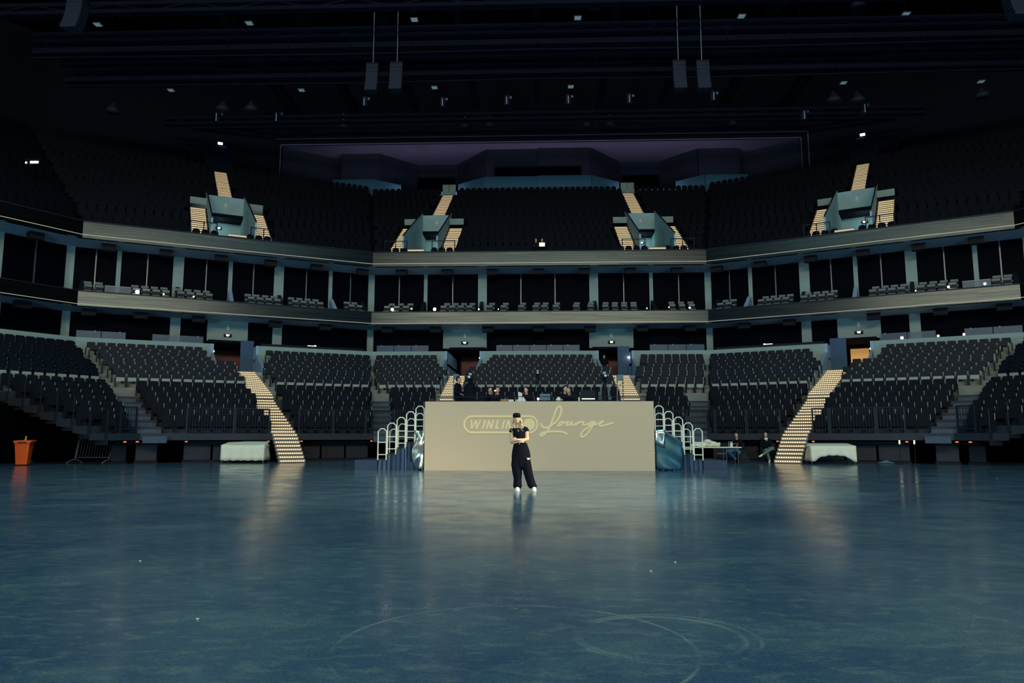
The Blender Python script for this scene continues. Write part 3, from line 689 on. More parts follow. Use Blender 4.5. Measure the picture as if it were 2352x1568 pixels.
# pale panels added for the riser that shows under the front fixed seats
mb = MB(); mb.box(-.19, .19, -.02, .0, .34, .53, 0); np0 = mb.build('number_panel', 'seat_panel'); first_ = True
for p, rz, (sg, j, i) in fixed:
    if j != 0 or sg[1:] == '4' or abs(p.x) > 34: continue
    o = np0 if first_ else np0.copy()
    if not first_: COL.objects.link(o)
    first_ = False; fw = Vector((SEG[sg]['n'].x, SEG[sg]['n'].y, 0)); o.location = Vector(p) + fw * .2; o.rotation_euler = (0, 0, rz)
    tag(o, 'pale panel under the %s seat of the front fixed row, block %s' % (nth(i + 1), BLK[sg]), 'panel', 'number panels under the front fixed row')
# ------------------------------------------------------------------ suites on the lower balcony
SG = {'C': [(.6, 2.6), (4.6, 7.0), (7.8, 8.4), (8.75, 9.4), (10.0, 10.6), (11.0, 12.2), (12.4, 13.0), (13.8, 14.4), (14.8, 15.4), (15.8, 18.4), (20.4, 22.4)],
      'L2': [(.4, 1.5), (3.1, 5.3), (5.9, 8.1), (10.1, 12.3), (12.6, 14.8), (16.2, 17.4)], 'R2': [(.4, 1.5), (3.1, 5.2), (5.8, 7.9), (9.8, 11.9), (12.4, 14.6), (16.2, 17.3)]}
items = []
for sg in SG:
    for row, d, z in ((0, -.85, 9.35), (1, -1.75, 9.70)):
        k = 0
        for a, b in SG[sg]:
            n = max(1, int(round((b - a) / .58)))
            for i in range(n):
                items.append((SP(sg, a + (b - a) * (i + .5) / n + (.12 if row else 0), d + (.0 if row else .1), z), face_rz(sg), (sg, row, k))); k += 1
    mb = MB()
    extrude(mb, sg, [(-.3, 8.9), (-.3, 9.35), (-1.0, 9.35), (-1.0, 8.9)], lambda d, sg=sg: lim(sg, d)[0], lambda d, sg=sg: lim(sg, d)[1]); struct(mb.build('floor_suite_front', 'terrace'))
seats_near('suite_chair', items, 'seat', 'grey seats of the suites', 300, lambda i: 'grey suite seat, %s from the inner end, %s row, lower balcony %s' % (nth(i[2] + 1), ['front', 'back'][i[1]], NM[i[0]]) if i[0] != 'C' else 'grey suite seat, %s from left, %s row, centre of lower balcony' % (nth(i[2] + 1), ['front', 'back'][i[1]]), 'x', 'x')
for sg, ss in (('C', (3.31, 7.45, 15.5, 19.62)), ('L2', (.15, 2.3, 5.85, 9.0, 12.2, 17.5)), ('R2', (.15, 2.3, 5.85, 9.0, 12.2, 17.5))):
    f = sfn(sg)
    for i, s in enumerate(ss):
        mb = MB(); mb.hexa([f(s - .12, -.35, 9.35), f(s + .12, -.35, 9.35), f(s + .12, -2.65, 9.35), f(s - .12, -2.65, 9.35), f(s - .12, -.35, 9.55), f(s + .12, -.35, 9.55), f(s + .12, -2.2, 10.75), f(s - .12, -2.2, 10.75)])
        o = mb.build('suite_partition', 'soffit' if (sg != 'C' and i in (1, 3)) else 'rail', loc=f(s, -1.5, 9.35))
        tag(o, 'low sloping partition between suites, %s from the %s end, balcony %s' % (nth(i + 1), 'left' if sg == 'C' else 'inner', NM[sg]), 'partition', 'partitions between the suites')
def lamp(sg, s, d, z, r, label, hot=True, arm=None):
    q = empty('spot_lamp', label, 'lamp', SP(sg, s, d, z)); 
    mb = MB(); mb.ball((0, 0, 0), r, 8); mb.build('lamp_bulb', 'bulb_hot' if hot else 'bulb', q, smooth=True)
    f = sfn(sg); mb = MB(); mb.tube([f(s, d, z - r), f(s, d, z - r - .12)], .02, 5); part(mb, 'stand', 'rail', q)
    if arm: mb = MB(); mb.box(s - (arm if arm > 0 else 0), s + (-arm if arm < 0 else 0), d - .03, d + .03, z - .02, z + .03, 0, f); part(mb, 'arm', 'bulb', q)
for sg, s, z, r, lab in (('C', 1.4, 9.86, .11, 'bright round lamp on the centre lower balcony, first from left'), ('C', 2.75, 9.9, .045, 'tiny lamp on the centre lower balcony, second from left'), ('C', 4.35, 9.86, .11, 'bright round lamp on the centre lower balcony, third from left'),
                       ('C', 7.4, 9.84, .05, 'tiny lamp on the centre lower balcony, fourth from left'), ('C', 8.75, 9.84, .035, 'faint lamp on the centre lower balcony, fifth from left'), ('C', 18.9, 9.84, .04, 'faint lamp on the centre lower balcony, third from right'),
                       ('C', 20.4, 9.9, .04, 'tiny lamp on the centre lower balcony, second from right'), ('C', 21.8, 9.86, .065, 'small bright lamp on the centre lower balcony, first from right'),
                       ('L2', 14.45, 9.88, .12, 'brightest lamp on the left lower balcony'), ('L2', 13.0, 9.86, .05, 'small twin lamp on the left lower balcony'), ('L2', 11.3, 9.84, .05, 'small bright lamp on left balcony nearest the stage'),
                       ('R2', 14.1, 9.86, .07, 'bright lamp on the right lower balcony, middle of three'), ('R2', 15.9, 9.86, .07, 'bright lamp on the right lower balcony, outermost of three'), ('R2', 12.4, 9.8, .035, 'faint lamp on the right lower balcony, innermost of three')):
    lamp(sg, s, -.14, z, r, lab)  # small bright balls set along the balcony coping
for sg, s, z, r, lab, arm in (('R2', 11.5, 7.06, .1, 'bright lamp on the right bowl wall, inner of three', None), ('R2', 13.4, 7.06, .07, 'bright lamp on the right bowl wall, middle of three', None), ('R2', 14.7, 7.06, .07, 'bright lamp on the right bowl wall, outer of three', None),
                          ('L2', 3.65, 7.15, .07, 'lamp with a short glowing arm above the left block', -.5), ('R2', 3.5, 7.15, .07, 'lamp with a short glowing arm above the right block', -.5)):
    lamp(sg, s, -.5, z, r, lab, True, arm)
for sg, a, b, lab in (('C', 8.6, 14.3, 'low glass rail above the centre block'), ('C', .4, 4.0, 'low glass rail above the left part of the centre bowl'), ('C', 19.0, 22.7, 'low glass rail above the right part of the centre bowl'),
                      ('L2', 10.6, 13.5, 'low glass rail above the left bowl wall, nearer the stairs'), ('L2', 14.9, 17.5, 'low glass rail above the left bowl wall, outer piece'), ('R2', 10.3, 13.3, 'low glass rail above the right bowl wall, nearer the stairs'), ('R2', 14.7, 17.5, 'low glass rail above the right bowl wall, outer piece')):
    f = sfn(sg); q = empty('glass_rail', lab, 'railing', f((a + b) / 2, -.1, 6.9), 'glass rails on the bowl wall')
    n = int((b - a) / 1.1)
    for i in range(n):
        mb = MB(); s0 = a + (b - a) * i / n; mb.box(s0 + .02, s0 + (b - a) / n - .02, -.02, -.005, 6.88, 7.33, 0, f); part(mb, 'glass_pane', 'glass', q)
        mb = MB(); mb.box(s0 + .3, s0 + .36, -.03, .01, 7.28, 7.36, 0, f); part(mb, 'clamp', 'mullion', q)
for sg, a, b, lab in (('L2', 14.8, 16.2, 'glass rail pane on the left lower balcony'), ('R2', 14.8, 16.2, 'glass rail pane on the right lower balcony')):
    f = sfn(sg); q = empty('glass_rail', lab, 'railing', f(a, -.1, 9.64)); mb = MB(); mb.box(a, b, -.14, -.12, 9.62, 10.1, 0, f); part(mb, 'glass_pane', 'glass', q); mb = MB(); mb.box(a, b, -.15, -.1, 10.08, 10.12, 0, f); part(mb, 'top_rail', 'mullion', q)
# dark counters on the concourse inside the lit stairs
for sg, lab in (('L2', 'long dark counter above the left block'), ('R2', 'long dark counter above the right block')):
    f = sfn(sg); q = empty('counter', lab, 'counter', f(3.7, -.8, 6.1)); mb = MB(); mb.box(.4, 7.1, -.9, -.35, 6.1, 7.05, 0, f); part(mb, 'counter_front', 'rail', q); mb = MB(); mb.box(.3, 7.2, -1.0, -.3, 7.05, 7.12, 0, f); part(mb, 'counter_top', 'black', q)

# ------------------------------------------------------------------ front of the telescopic stands: guard rails, skirts, marker lamps
def fence(sg, a, b, d, z0, h, label, group='guard rails along the front of the stands'):
    f = sfn(sg); q = empty('guard_rail', label, 'railing', f((a + b) / 2, d, z0), group)
    mb = MB()
    for z in (z0 + h, z0 + .1): mb.tube([f(a, d, z), f(b, d, z)], .028, 5)
    part(mb, 'rails', 'rail', q)
    n = int((b - a) / .12); mb = MB()
    for i in range(1, n): s = a + (b - a) * i / n; mb.box(s - .009, s + .009, d - .009, d + .009, z0 + .1, z0 + h, 0, f)
    part(mb, 'baluster_grid', 'rail', q)
    for s in (a, b): mb = MB(); mb.box(s - .035, s + .035, d - .035, d + .035, z0 - .25, z0 + h + .02, 0, f); part(mb, 'post', 'rail', q)
for sg, edges in (('L2', (.0, 1.9, 3.7, 5.3, 6.95, None, 8.25, 9.8, 11.85)), ('R2', (.0, 1.9, 3.7, 5.2, 6.75, None, 8.1, 8.85, 10.75, 11.9)), ('C', (4.3, 5.8, None, 7.1, 9.3, 11.5, 13.7, 15.9, None, 17.3, 18.8)), ('L3', (3.9, 4.7)), ('R3', (3.9, 4.7))):
    a0 = lim(sg, 13.2)[0]; i = 0
    es = list(edges); es[0] = max(es[0], a0 + (.9 if sg == 'C' else .05))
    for e0, e1 in zip(es[:-1], es[1:]):
        if e0 is None or e1 is None or e1 - e0 < .5: continue
        i += 1; fence(sg, e0 + .04, e1 - .04, 13.25, 1.4, 1.05, 'dark barred guard rail, %s from the %s end, stand front %s' % (nth(i), 'left' if sg == 'C' else 'inner', NM[sg]))
for sg in ('C', 'L2', 'R2', 'L3', 'R3'):
    f = sfn(sg); a, b = lim(sg, 13.0)
    ranges = {'C': [(a + 1.0, 5.8), (7.1, 15.95), (17.25, b - 1.0)], 'L2': [(a + .1, 6.9), (8.2, 11.9), (12.9, 13.85)], 'R2': [(a + .1, 6.7), (8.05, 12.0), (12.9, 13.85)], 'L3': [(3.85, 4.6)], 'R3': [(3.85, 4.6)]}[sg]
    for qi, (s0, s1) in enumerate(ranges):
        r = empty('bleacher_front', 'dark folded front of the telescopic stand, %s part, %s' % (nth(qi + 1), NM[sg]), 'stand', f((s0 + s1) / 2, 13, 0), 'fronts of the telescopic stands')
        mb = MB(); mb.box(s0, s1, 12.9, 13.45, 1.02, 1.32, 0, f); part(mb, 'front_beam', 'tele', r)
        mb = MB(); mb.box(s0, s1, 12.6, 12.9, .82, .96, 0, f); mb.box(s0, s1, 12.3, 12.6, 0.0, .1, 0, f); part(mb, 'kick_beam', 'black', r)
        n = max(1, int((s1 - s0) / 1.05))
        for i in range(n):
            p0 = s0 + (s1 - s0) * i / n; mb = MB(); mb.box(p0 + .05, p0 + (s1 - s0) / n - .05, 12.5, 12.56, .12, .80, 0, f); part(mb, 'skirt_panel', 'tele', r)
        for s in ((s0 + .1, s1 - .1) if s1 - s0 < 6 else (s0 + .1, (s0 + s1) / 2, s1 - .1)):
            mb = MB(); mb.box(s - .05, s + .05, 13.4, 13.46, .93, .98, 0, f); part(mb, 'marker_lamp', 'bulb_orange', r)
# side walls and rails of the cut-off stands at both edges of the hall
for sg in ('L3', 'R3'):
    f = sfn(sg); w = 'left' if sg[0] == 'L' else 'right'
    r = empty('stepped_railing', 'stepped dark end of the telescopic stand at the %s edge with posts' % w, 'stand', f(7, 10, 0))
    for k in range(7):
        s = 7.3 - .36 * (TD(k) - 8)
        mb = MB(); mb.box(s - .03, s + .05, TD(k) - .8, TD(k), TZ(k) - .5, TZ(k) + .02, 0, f); part(mb, 'end_panel', 'black', r)
        mb = MB(); mb.tube([f(s, TD(k) - .05, TZ(k)), f(s, TD(k) - .05, TZ(k) + .95), f(s, TD(k) - .75, TZ(k) + 1.0)], .025, 5); part(mb, 'end_rail', 'rail', r)
    # dark tunnel wall behind
    mb = MB(); mb.box(11.15, 11.25, 7.9, 13.3, 0, 3.1, 0, f); struct(mb.build('wall_tunnel', 'void'))
for sg in SEG:
    mb = MB(); extrude(mb, sg, [(7.85, 0), (7.85, 3.1), (7.6, 3.1), (7.6, 0)], lambda d, sg=sg: lim(sg, d)[0], lambda d, sg=sg: lim(sg, d)[1]); struct(mb.build('wall_deep', 'void'))  # black sheet added to close off the empty space under the stands
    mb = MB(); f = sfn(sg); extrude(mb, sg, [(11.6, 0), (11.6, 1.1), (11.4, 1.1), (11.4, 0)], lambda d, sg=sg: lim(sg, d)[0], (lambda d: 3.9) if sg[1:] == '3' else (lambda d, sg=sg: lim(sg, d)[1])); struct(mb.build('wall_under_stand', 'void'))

# ------------------------------------------------------------------ back of the hall above the upper deck
def wallseg(a, b, z0, z1, name='wall_back', m='darkwall', th=.3):
    a = Vector(a); b = Vector(b); t = (b - a).normalized(); n = Vector((-t.y, t.x)) * th
    mb = MB(); c = [(a.x, a.y), (b.x, b.y), (b.x + n.x, b.y + n.y), (a.x + n.x, a.y + n.y)]
    mb.hexa([(x, y, z0) for x, y in c] + [(x, y, z1) for x, y in c]); return struct(mb.build(name, m))
for sx in (-1, 1):
    for (a, b) in (((-26.3, 70), (-44, 62)), ((-44, 62), (-60, 40)), ((-60, 40), (-62, 0))): wallseg((a[0] * sx, a[1]), (b[0] * sx, b[1]), 0, 37, 'wall_%s' % ('left' if sx < 0 else 'right'))
mb = MB(); mb.box(-26.3, 26.3, 70, 70.4, 30.7, 37)
for s in (-1, 1): mb.box(min(s * 25.6, s * 26.3), max(s * 25.6, s * 26.3), 70, 70.4, 22, 30.7)
mb.box(-25.6, 25.6, 70, 70.4, 30.05, 30.7); struct(mb.build('wall_back', 'darkwall'))
mb = MB()
for s, z in ((26.3, 30.6), (25.62, 30.0)):
    mb.box(-s, s, 69.93, 70.0, z - .05, z + .03)
    for q in (-1, 1): mb.box(q * s - .04, q * s + .04, 69.93, 70.0, 24, z)
struct(mb.build('trim_1', 'purple'))
mb = MB(); mb.box(-25.6, 25.6, 70.4, 80, 30.0, 30.3); struct(mb.build('ceiling_recess', 'purple'))
HP = [(-25.9, 70.3), (-20.6, 74.2), (-20.2, 72.6), (-16.2, 72.6), (-12.9, 76.0), (-8.6, 76.0), (-5.2, 71.9), (0, 71.9)]
for sx in (-1, 1):
    for a, b in zip(HP[:-1], HP[1:]): wallseg((a[0] * sx, a[1]), (b[0] * sx, b[1]), 22, 30.0, 'wall_press', 'presswall', .2)
PP = [(-20.0, 68.9), (-16.0, 68.9), (-13.6, 70.7), (-7.9, 70.7), (-5.1, 68.6), (0, 68.6)]
for sx in (-1, 1):
    for i, (a, b) in enumerate(zip(PP[:-1], PP[1:])): wallseg((a[0] * sx, a[1]), (b[0] * sx, b[1]), 23.4, 25.95 if i != 2 else 25.2, 'wall_press_parapet', 'bluewall', .15)
mb = MB(); mb.box(-25, 25, 67.6, 76, 23.2, 23.6); struct(mb.build('floor_press', 'darkwall'))
for i, (x0, x1, y, z0, z1) in enumerate(((-12.7, -8.9, 75.75, 25.6, 28.4), (8.9, 12.7, 75.75, 25.6, 28.4), (-4.3, 4.3, 71.75, 26.6, 28.0))):
    r = empty('window_%d' % (201 + i), None, None, ((x0 + x1) / 2, y, z0)); struct(r); mb = MB(); mb.box(x0, x1, y - .05, y + .02, z0, z1); part(mb, 'pane', 'void', r)
    mb = MB()
    for a, b, c, d in ((x0 - .1, x0, z0 - .1, z1 + .1), (x1, x1 + .1, z0 - .1, z1 + .1), (x0, x1, z1, z1 + .1), (x0, x1, z0 - .1, z0)): mb.box(a, b, y - .08, y + .02, c, d)
    part(mb, 'window_frame', 'darkwall', r)
# pale doors at the head of the centre aisles, dark portals at the head of the outer ones
for (s0, wh) in ((3.05, 'left'), (19.95, 'right')):
    r = empty('aisle_head_door', 'pale double door at the head of the %s centre aisle' % wh, 'door', SP('C', s0, -17.9, 24.0))
    f = sfn('C')
    for q in (-1, 1):
        mb = MB(); mb.box(s0 + (-.62 if q < 0 else .02), s0 + (-.02 if q < 0 else .62), -18.0, -17.9, 23.7, 24.95, 0, f); part(mb, 'door_leaf', 'concrete', r)
for sg, wh in (('L2', 'left'), ('R2', 'right')):
    c = (UVOM[sg][0][0] + UVOM[sg][0][1]) / 2; f = sfn(sg); kk = 22
    mb = MB(); mb.box(c - 1.1, c + 1.1, UD(kk) - 1.2, UD(kk) - 1.0, UZ(kk) - .6, UZ(kk) + 2.6, 0, f); struct(mb.build('wall_aisle_head', 'truss'))
    q = empty('portal_lamp', 'small bright lamp over the head of the outer %s aisle' % wh, 'lamp', f(c, UD(kk) - .9, UZ(kk) + 2.5))
    mb = MB(); mb.box(c - .2, c + .2, UD(kk) - 1.0, UD(kk) - .9, UZ(kk) + 2.65, UZ(kk) + 2.85, 0, f); part(mb, 'diffuser', 'bulb', q); mb = MB(); mb.box(c - .5, c + .1, UD(kk) - 1.0, UD(kk) - .85, UZ(kk) + 2.4, UZ(kk) + 2.46, 0, f); part(mb, 'housing', 'fixture', q)
p = P(80, 374, 44.0); r = empty('portal_lamp', 'pair of small bright lamps high in the upper left deck', 'lamp', p)
mb = MB(); mb.box(-.3, .22, -.02, .02, -.02, .12); mb.build('diffuser', 'bulb', r); mb = MB(); mb.box(-.62, -.52, -.02, .02, -.02, .08); mb.build('diffuser', 'bulb', r); mb = MB(); mb.box(-.65, .3, .02, .12, -.1, .3); mb.build('housing', 'truss', r)

# ------------------------------------------------------------------ roof, trusses and everything hung from it
mb = MB(); mb.box(-64, 64, 12, 78, 37, 37.4); struct(mb.build('ceiling', 'roof'))
def beam(a, b, w, h, label, lattice=True):
    a = Vector(a); b = Vector(b); t = (b - a).normalized(); n = t.cross(Vector((0, 0, 1))).normalized() * (w / 2); u = Vector((0, 0, h / 2))
    r = empty('roof_truss', label, 'truss', (a + b) / 2, 'roof trusses and catwalks')
    for q, nm in ((1, 'top_chord'), (-1, 'bottom_chord')):
        mb = MB(); c = u * q; k = Vector((0, 0, .12))
        mb.hexa([a + c - n - k, b + c - n - k, b + c + n - k, a + c + n - k, a + c - n + k, b + c - n + k, b + c + n + k, a + c + n + k]); part(mb, nm, 'truss', r)
    mb = MB(); L_ = (b - a).length; m = int(L_ / 2.4)
    for i in range(m):
        p0 = a + t * (L_ * i / m); p1 = a + t * (L_ * (i + 1) / m)
        for sd in (n, -n): mb.tube([p0 + u * (1 if i % 2 else -1) + sd * .8, p1 + u * (-1 if i % 2 else 1) + sd * .8], .05, 4)
    part(mb, 'web_lattice', 'truss', r)
i = 0
for x in (-22.8, -17.1, -11.4, -5.7, 0, 5.7, 11.4, 17.1, 22.8):
    i += 1; beam((x, 20, 31.5), (x, 69, 31.5), .45, 1.0, 'long lengthwise roof truss, %s from the left' % nth(i))
i = 0
for Y, z in ((41.0, 26.8), (44.6, 27.0), (47.4, 27.0), (48.9, 26.6), (61.5, 28.8), (66.5, 30.6)):
    i += 1; beam((-33, Y, z), (33, Y, z), .5, .5, 'crosswise catwalk beam under the roof, %s from the camera' % nth(i))
i = 0
for Y, z in ((44.9, 26.0), (48.2, 25.7)):
    i += 1; q = empty('catwalk', 'long catwalk deck with handrail, %s from the camera' % nth(i), 'catwalk', (0, Y, z))
    mb = MB(); mb.box(-33, 33, Y - .45, Y + .45, z, z + .35); part(mb, 'deck', 'truss', q)
    mb = MB(); mb.tube([(-33, Y - .5, z + 1.1), (33, Y - .5, z + 1.1)], .03, 5); part(mb, 'handrail', 'truss', q)
    mb = MB(); mb.tube([(-33, Y - .5, z - .35), (-12, Y - .5, z - .5), (0, Y - .5, z - .4), (12, Y - .5, z - .5), (33, Y - .5, z - .3)], .06, 5); part(mb, 'cable_bundle', 'truss', q)
    for x in range(-32, 33, 4): mb = MB(); mb.tube([(x, Y - .5, z), (x, Y - .5, z + 1.1)], .025, 4); part(mb, 'stanchion', 'truss', q)
def hang(name, cat, group, rows, labfn, maker, cable_top=31.0):
    cable_top = 37.0
    n = 0
    for Y, pts in rows:
        pts = sorted(pts)
        for px, py in pts:
            p = P(px, py, Y); q = empty(name, labfn(rows.index((Y, pts)) if (Y, pts) in rows else 0, pts.index((px, py))), cat, p, group)
            maker(q); mb = MB(); mb.tube([(0, 0, .05), (0, 0, cable_top - p.z)], .012, 4); mb.build('hanger', 'truss', q)
PT = {}
def plate(q):
    if 'p' not in PT:
        mb = MB(); mb.box(-.24, .24, -.2, .2, -.07, 0.0, 0); mb.box(-.2, .2, -.17, .17, -.09, -.07, 1); PT['p'] = mb.build('lamp_plate', ['fixture', 'fix_emit'])
        PT['p'].parent = q
    else: o = PT['p'].copy(); COL.objects.link(o); o.parent = q
rowsP = [(45.0, [(225, 55), (573, 52), (952, 44), (1327, 40), (1703, 36), (2080, 31)]), (48.8, [(140, 127), (470, 122), (807, 118), (1146, 112), (1492, 108), (1840, 104), (2183, 102)]), (54.7, [(393, 206), (693, 206), (998, 200), (1311, 198), (1625, 194), (1937, 189), (2253, 186)])]
hang('high_bay_light', 'lamp', 'small square lights hung over the arena', rowsP, lambda r, i: 'small square hanging light, %s from left, %s row of lights' % (nth(i + 1), ['front', 'middle', 'back'][r]), plate, 30.9)
def cyl(q):
    mb = MB(); mb.tube([(0, 0, -.42), (0, 0, .42)], .26, 14); mb.build('lamp_body', 'speaker', q)
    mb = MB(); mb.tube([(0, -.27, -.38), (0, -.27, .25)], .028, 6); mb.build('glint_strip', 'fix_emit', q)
    mb = MB(); mb.box(.26, .42, -.06, .06, .2, .4); mb.build('side_clamp', 'fixture', q)
hang('cylinder_light', 'lamp', 'cylinder spotlights under the roof', [(60.0, sorted([(838, 235), (1017, 236), (1164, 232), (1305, 230), (1445, 228), (1638, 222)])), (55.0, sorted([(500, 270), (637, 270), (1845, 265), (1983, 250)]))],
     lambda r, i: 'hanging cylinder spotlight, %s from left in the %s row' % (nth(i + 1), ['centre', 'outer'][r]), cyl, 31)
def bell(q, r=.42, tube=True):
    mb = MB(); mb.rings([(0, 0, -.25, r, r), (0, 0, -.1, r * .92, r * .92), (0, 0, .1, r * .6, r * .6), (0, 0, .28, r * .3, r * .3), (0, 0, .5, .08, .08)], 14); mb.build('lamp_shade', 'speaker', q, smooth=True)
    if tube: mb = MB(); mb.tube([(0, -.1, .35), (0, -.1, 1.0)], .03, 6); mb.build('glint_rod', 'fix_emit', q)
hang('bell_light', 'lamp', 'bell spotlights in front of the press level', [(62.0, sorted([(789, 287), (1067, 287), (1125, 284), (1347, 284), (1401, 283), (1683, 281)]))], lambda r, i: 'hanging bell-shaped light above the press level, %s from left' % nth(i + 1), lambda q: bell(q, .42, True), 31)
hang('dome_light', 'lamp', 'domed lights over the side decks', [(50.0, sorted([(260, 250), (512, 246), (577, 246), (1915, 225), (1970, 225), (2255, 215)]))], lambda r, i: 'domed hanging light over the side deck, %s from left' % nth(i + 1), lambda q: bell(q, .5, False), 31)
hang('dome_light', 'lamp', 'domed lights at the top of the view', [(44.0, sorted([(1024, 10), (1103, 10), (1367, 8), (690, 14), (1970, 5)]))], lambda r, i: 'domed light near the nearest catwalk, %s from left' % nth(i + 1), lambda q: bell(q, .42, False), 31)
def array(px, py0, py1, Y, w, lab, nb):
    t = P(px, py0, Y); b = P(px, py1, Y); h = (t.z - b.z) / nb; q = empty('line_array', lab, 'speaker', t, 'hanging speaker arrays')
    for i in range(nb):
        mb = MB(); z = -h * (i + .5); y = -.03 * i * i / nb * 2
        mb.hexa([(-w / 2, -.3 + y, z - h * .45), (w / 2, -.3 + y, z - h * .45), (w / 2 * .8, .4 + y, z - h * .4), (-w / 2 * .8, .4 + y, z - h * .4), (-w / 2, -.3 + y, z + h * .45), (w / 2, -.3 + y, z + h * .45), (w / 2 * .8, .4 + y, z + h * .4), (-w / 2 * .8, .4 + y, z + h * .4)])
        mb.build('cabinet', 'speaker', q)
    mb = MB(); mb.tube([(0, 0, 0), (0, 0, 31 - t.z)], .03, 5); mb.build('chain', 'fixture', q)
    mb = MB(); mb.box(-w / 2, w / 2, -.3, .4, 0, .1); mb.build('bumper', 'black', q)
array(857, 152, 216, 44, .74, 'hanging speaker array, outer one left of centre', 7); array(912, 150, 214, 44, .78, 'hanging speaker array, inner one left of centre', 7)
array(1558, 146, 212, 44, .78, 'hanging speaker array, inner one right of centre', 7); array(1612, 146, 212, 44, .78, 'hanging speaker array, outer one right of centre', 7)
array(180, 2, 78, 34, .8, 'large hanging speaker array at the top left corner', 8); array(2327, -30, 50, 34, .9, 'large hanging speaker array at the top right corner', 8)
# ------------------------------------------------------------------ the stage with its front panel and lettering
YS = 26.25
st = empty('stage', 'wide beige-fronted stage with pale yellow lettering in the middle of the floor', 'stage', (0, YS, 0))
mb = MB(); mb.box(-4.04, 4.03, YS, YS + .06, 0.0, 2.42); fp = part(mb, 'front_panel', 'stage', st)
mb = MB(); mb.box(-4.0, 4.0, YS + .08, YS + 5.3, 1.6, 1.75); part(mb, 'deck', 'black', st)
for s in (-1, 1): mb = MB(); mb.box(min(s * 3.96, s * 4.0), max(s * 3.96, s * 4.0), YS + .08, YS + 5.3, 0, 1.6); part(mb, 'side_skirt', 'skirt', st)
def L3(px, py): p = P(px, py, YS); return (p.x, p.z)
def stroke(pts, w, name, close=False, y0=YS - .012):
    """a flat rounded band along a smooth line, a few millimetres thick"""
    pts = [Vector(L3(*p)) for p in pts]; n = len(pts); sm = []
    rng = range(n if close else n - 1)
    for i in rng:
        p0 = pts[(i - 1) % n] if (close or i > 0) else pts[i]; p1 = pts[i]; p2 = pts[(i + 1) % n]; p3 = pts[(i + 2) % n] if (close or i + 2 < n) else p2
        for q in range(6):
            t = q / 6; sm.append(.5 * ((2 * p1) + (-p0 + p2) * t + (2 * p0 - 5 * p1 + 4 * p2 - p3) * t * t + (-p0 + 3 * p1 - 3 * p2 + p3) * t ** 3))
    if not close: sm.append(pts[-1])
    m = len(sm); mb = MB(); vs = []
    for i, p in enumerate(sm):
        a = sm[(i - 1) % m] if (close or i > 0) else p; b = sm[(i + 1) % m] if (close or i < m - 1) else p
        t = (b - a); t = t.normalized() if t.length > 1e-9 else Vector((1, 0)); nn = Vector((-t.y, t.x)) * w / 2; yy = y0 - i * 3e-5
        vs += [(p.x + nn.x, yy, p.y + nn.y), (p.x - nn.x, yy, p.y - nn.y), (p.x + nn.x, YS, p.y + nn.y), (p.x - nn.x, YS, p.y - nn.y)]
    fs = []
    for i in range(m if close else m - 1):
        a = 4 * i; b = 4 * ((i + 1) % m); fs += [(a, b, b + 1, a + 1), (a, a + 2, b + 2, b), (a + 1, b + 1, b + 3, a + 3)]
    mb.add(vs, fs)
    if not close:
        for p, yy in ((sm[0], y0 + 1e-4), (sm[-1], y0 - m * 3e-5)): mb.tube([(p.x, yy, p.y), (p.x, YS, p.y)], w / 2, 10)
    return part(mb, name, 'logo', fp, recalc=True)
k = 2352 / 190.0
def q1(x, y): return (1055 + x / k, 940 + y / k)      # close-up of the left half
def q2(x, y): return (1230 + x / k, 920 + y / k)      # close-up of the right half
cap = []
for i in range(13): a = math.pi / 2 + math.pi * i / 12; cap.append(q1(360 + 218 * math.cos(a), 426 - 229 * math.sin(a)))
for x in (700, 1100, 1500, 1800): cap.append(q1(x, 655))
for i in range(13): a = -math.pi / 2 + math.pi * i / 12; cap.append(q1(2000 + 218 * math.cos(a), 426 - 229 * math.sin(a)))
for x in (1800, 1500, 1100, 700): cap.append(q1(x, 197))
stroke(cap, .068, 'capsule_outline', True)
def glyph(lines, name, w=.070):
    mb = MB()
    for pts in lines:
        for (a, b) in zip(pts[:-1], pts[1:]):
            A = Vector(L3(*q1(*a))); B = Vector(L3(*q1(*b))); h = w / 2
            vert = abs(A.y - B.y) > abs(A.x - B.x) * .5
            off = Vector((h, 0)) if vert else Vector((0, h))
            mb.prism([tuple(A - off), tuple(B - off), tuple(B + off), tuple(A + off)], lambda u, v, t: (u, t, v), YS - .012 - random.random() * .0004, YS)
    part(mb, name, 'logo', fp)
T, B_ = 302, 552
def sl(x, y): return (x + (B_ - y) * .27 - 34, y)
glyph([[(342, T), (350, B_)], [(350, B_), (480, T)], [(480, T), (490, B_)], [(490, B_), (602, T)]], 'letter_w', .058)
def G(xs, name):
    glyph([[sl(*p) for p in l] for l in xs], name)
G([[(700, B_), (700, T)]], 'letter_i')
G([[(812, B_), (812, T)], [(812, T), (930, B_)], [(940, B_), (940, T)]], 'letter_n')
G([[(1066, B_), (1066, T)], [(1050, B_ - 24), (1150, B_ - 24)]], 'letter_l')
G([[(1252, B_), (1252, T)]], 'letter_i')
G([[(1362, B_), (1362, T)], [(1362, T), (1480, B_)], [(1490, B_), (1490, T)]], 'letter_n')
G([[(1612, B_), (1612, T)], [(1600, B_ - 24), (1720, B_ - 24)], [(1600, (B_ + T) / 2), (1700, (B_ + T) / 2)], [(1600, T + 24), (1720, T + 24)]], 'letter_e')
c = Vector(L3(*q1(1990, 422))); mb = MB(); rr = .205
mb.prism([(c.x + rr * math.cos(i * math.pi / 16), c.y + rr * math.sin(i * math.pi / 16)) for i in range(32)], lambda u, v, t: (u, t, v), YS - .012, YS); part(mb, 'round_dot', 'logo', fp)
SW = .068
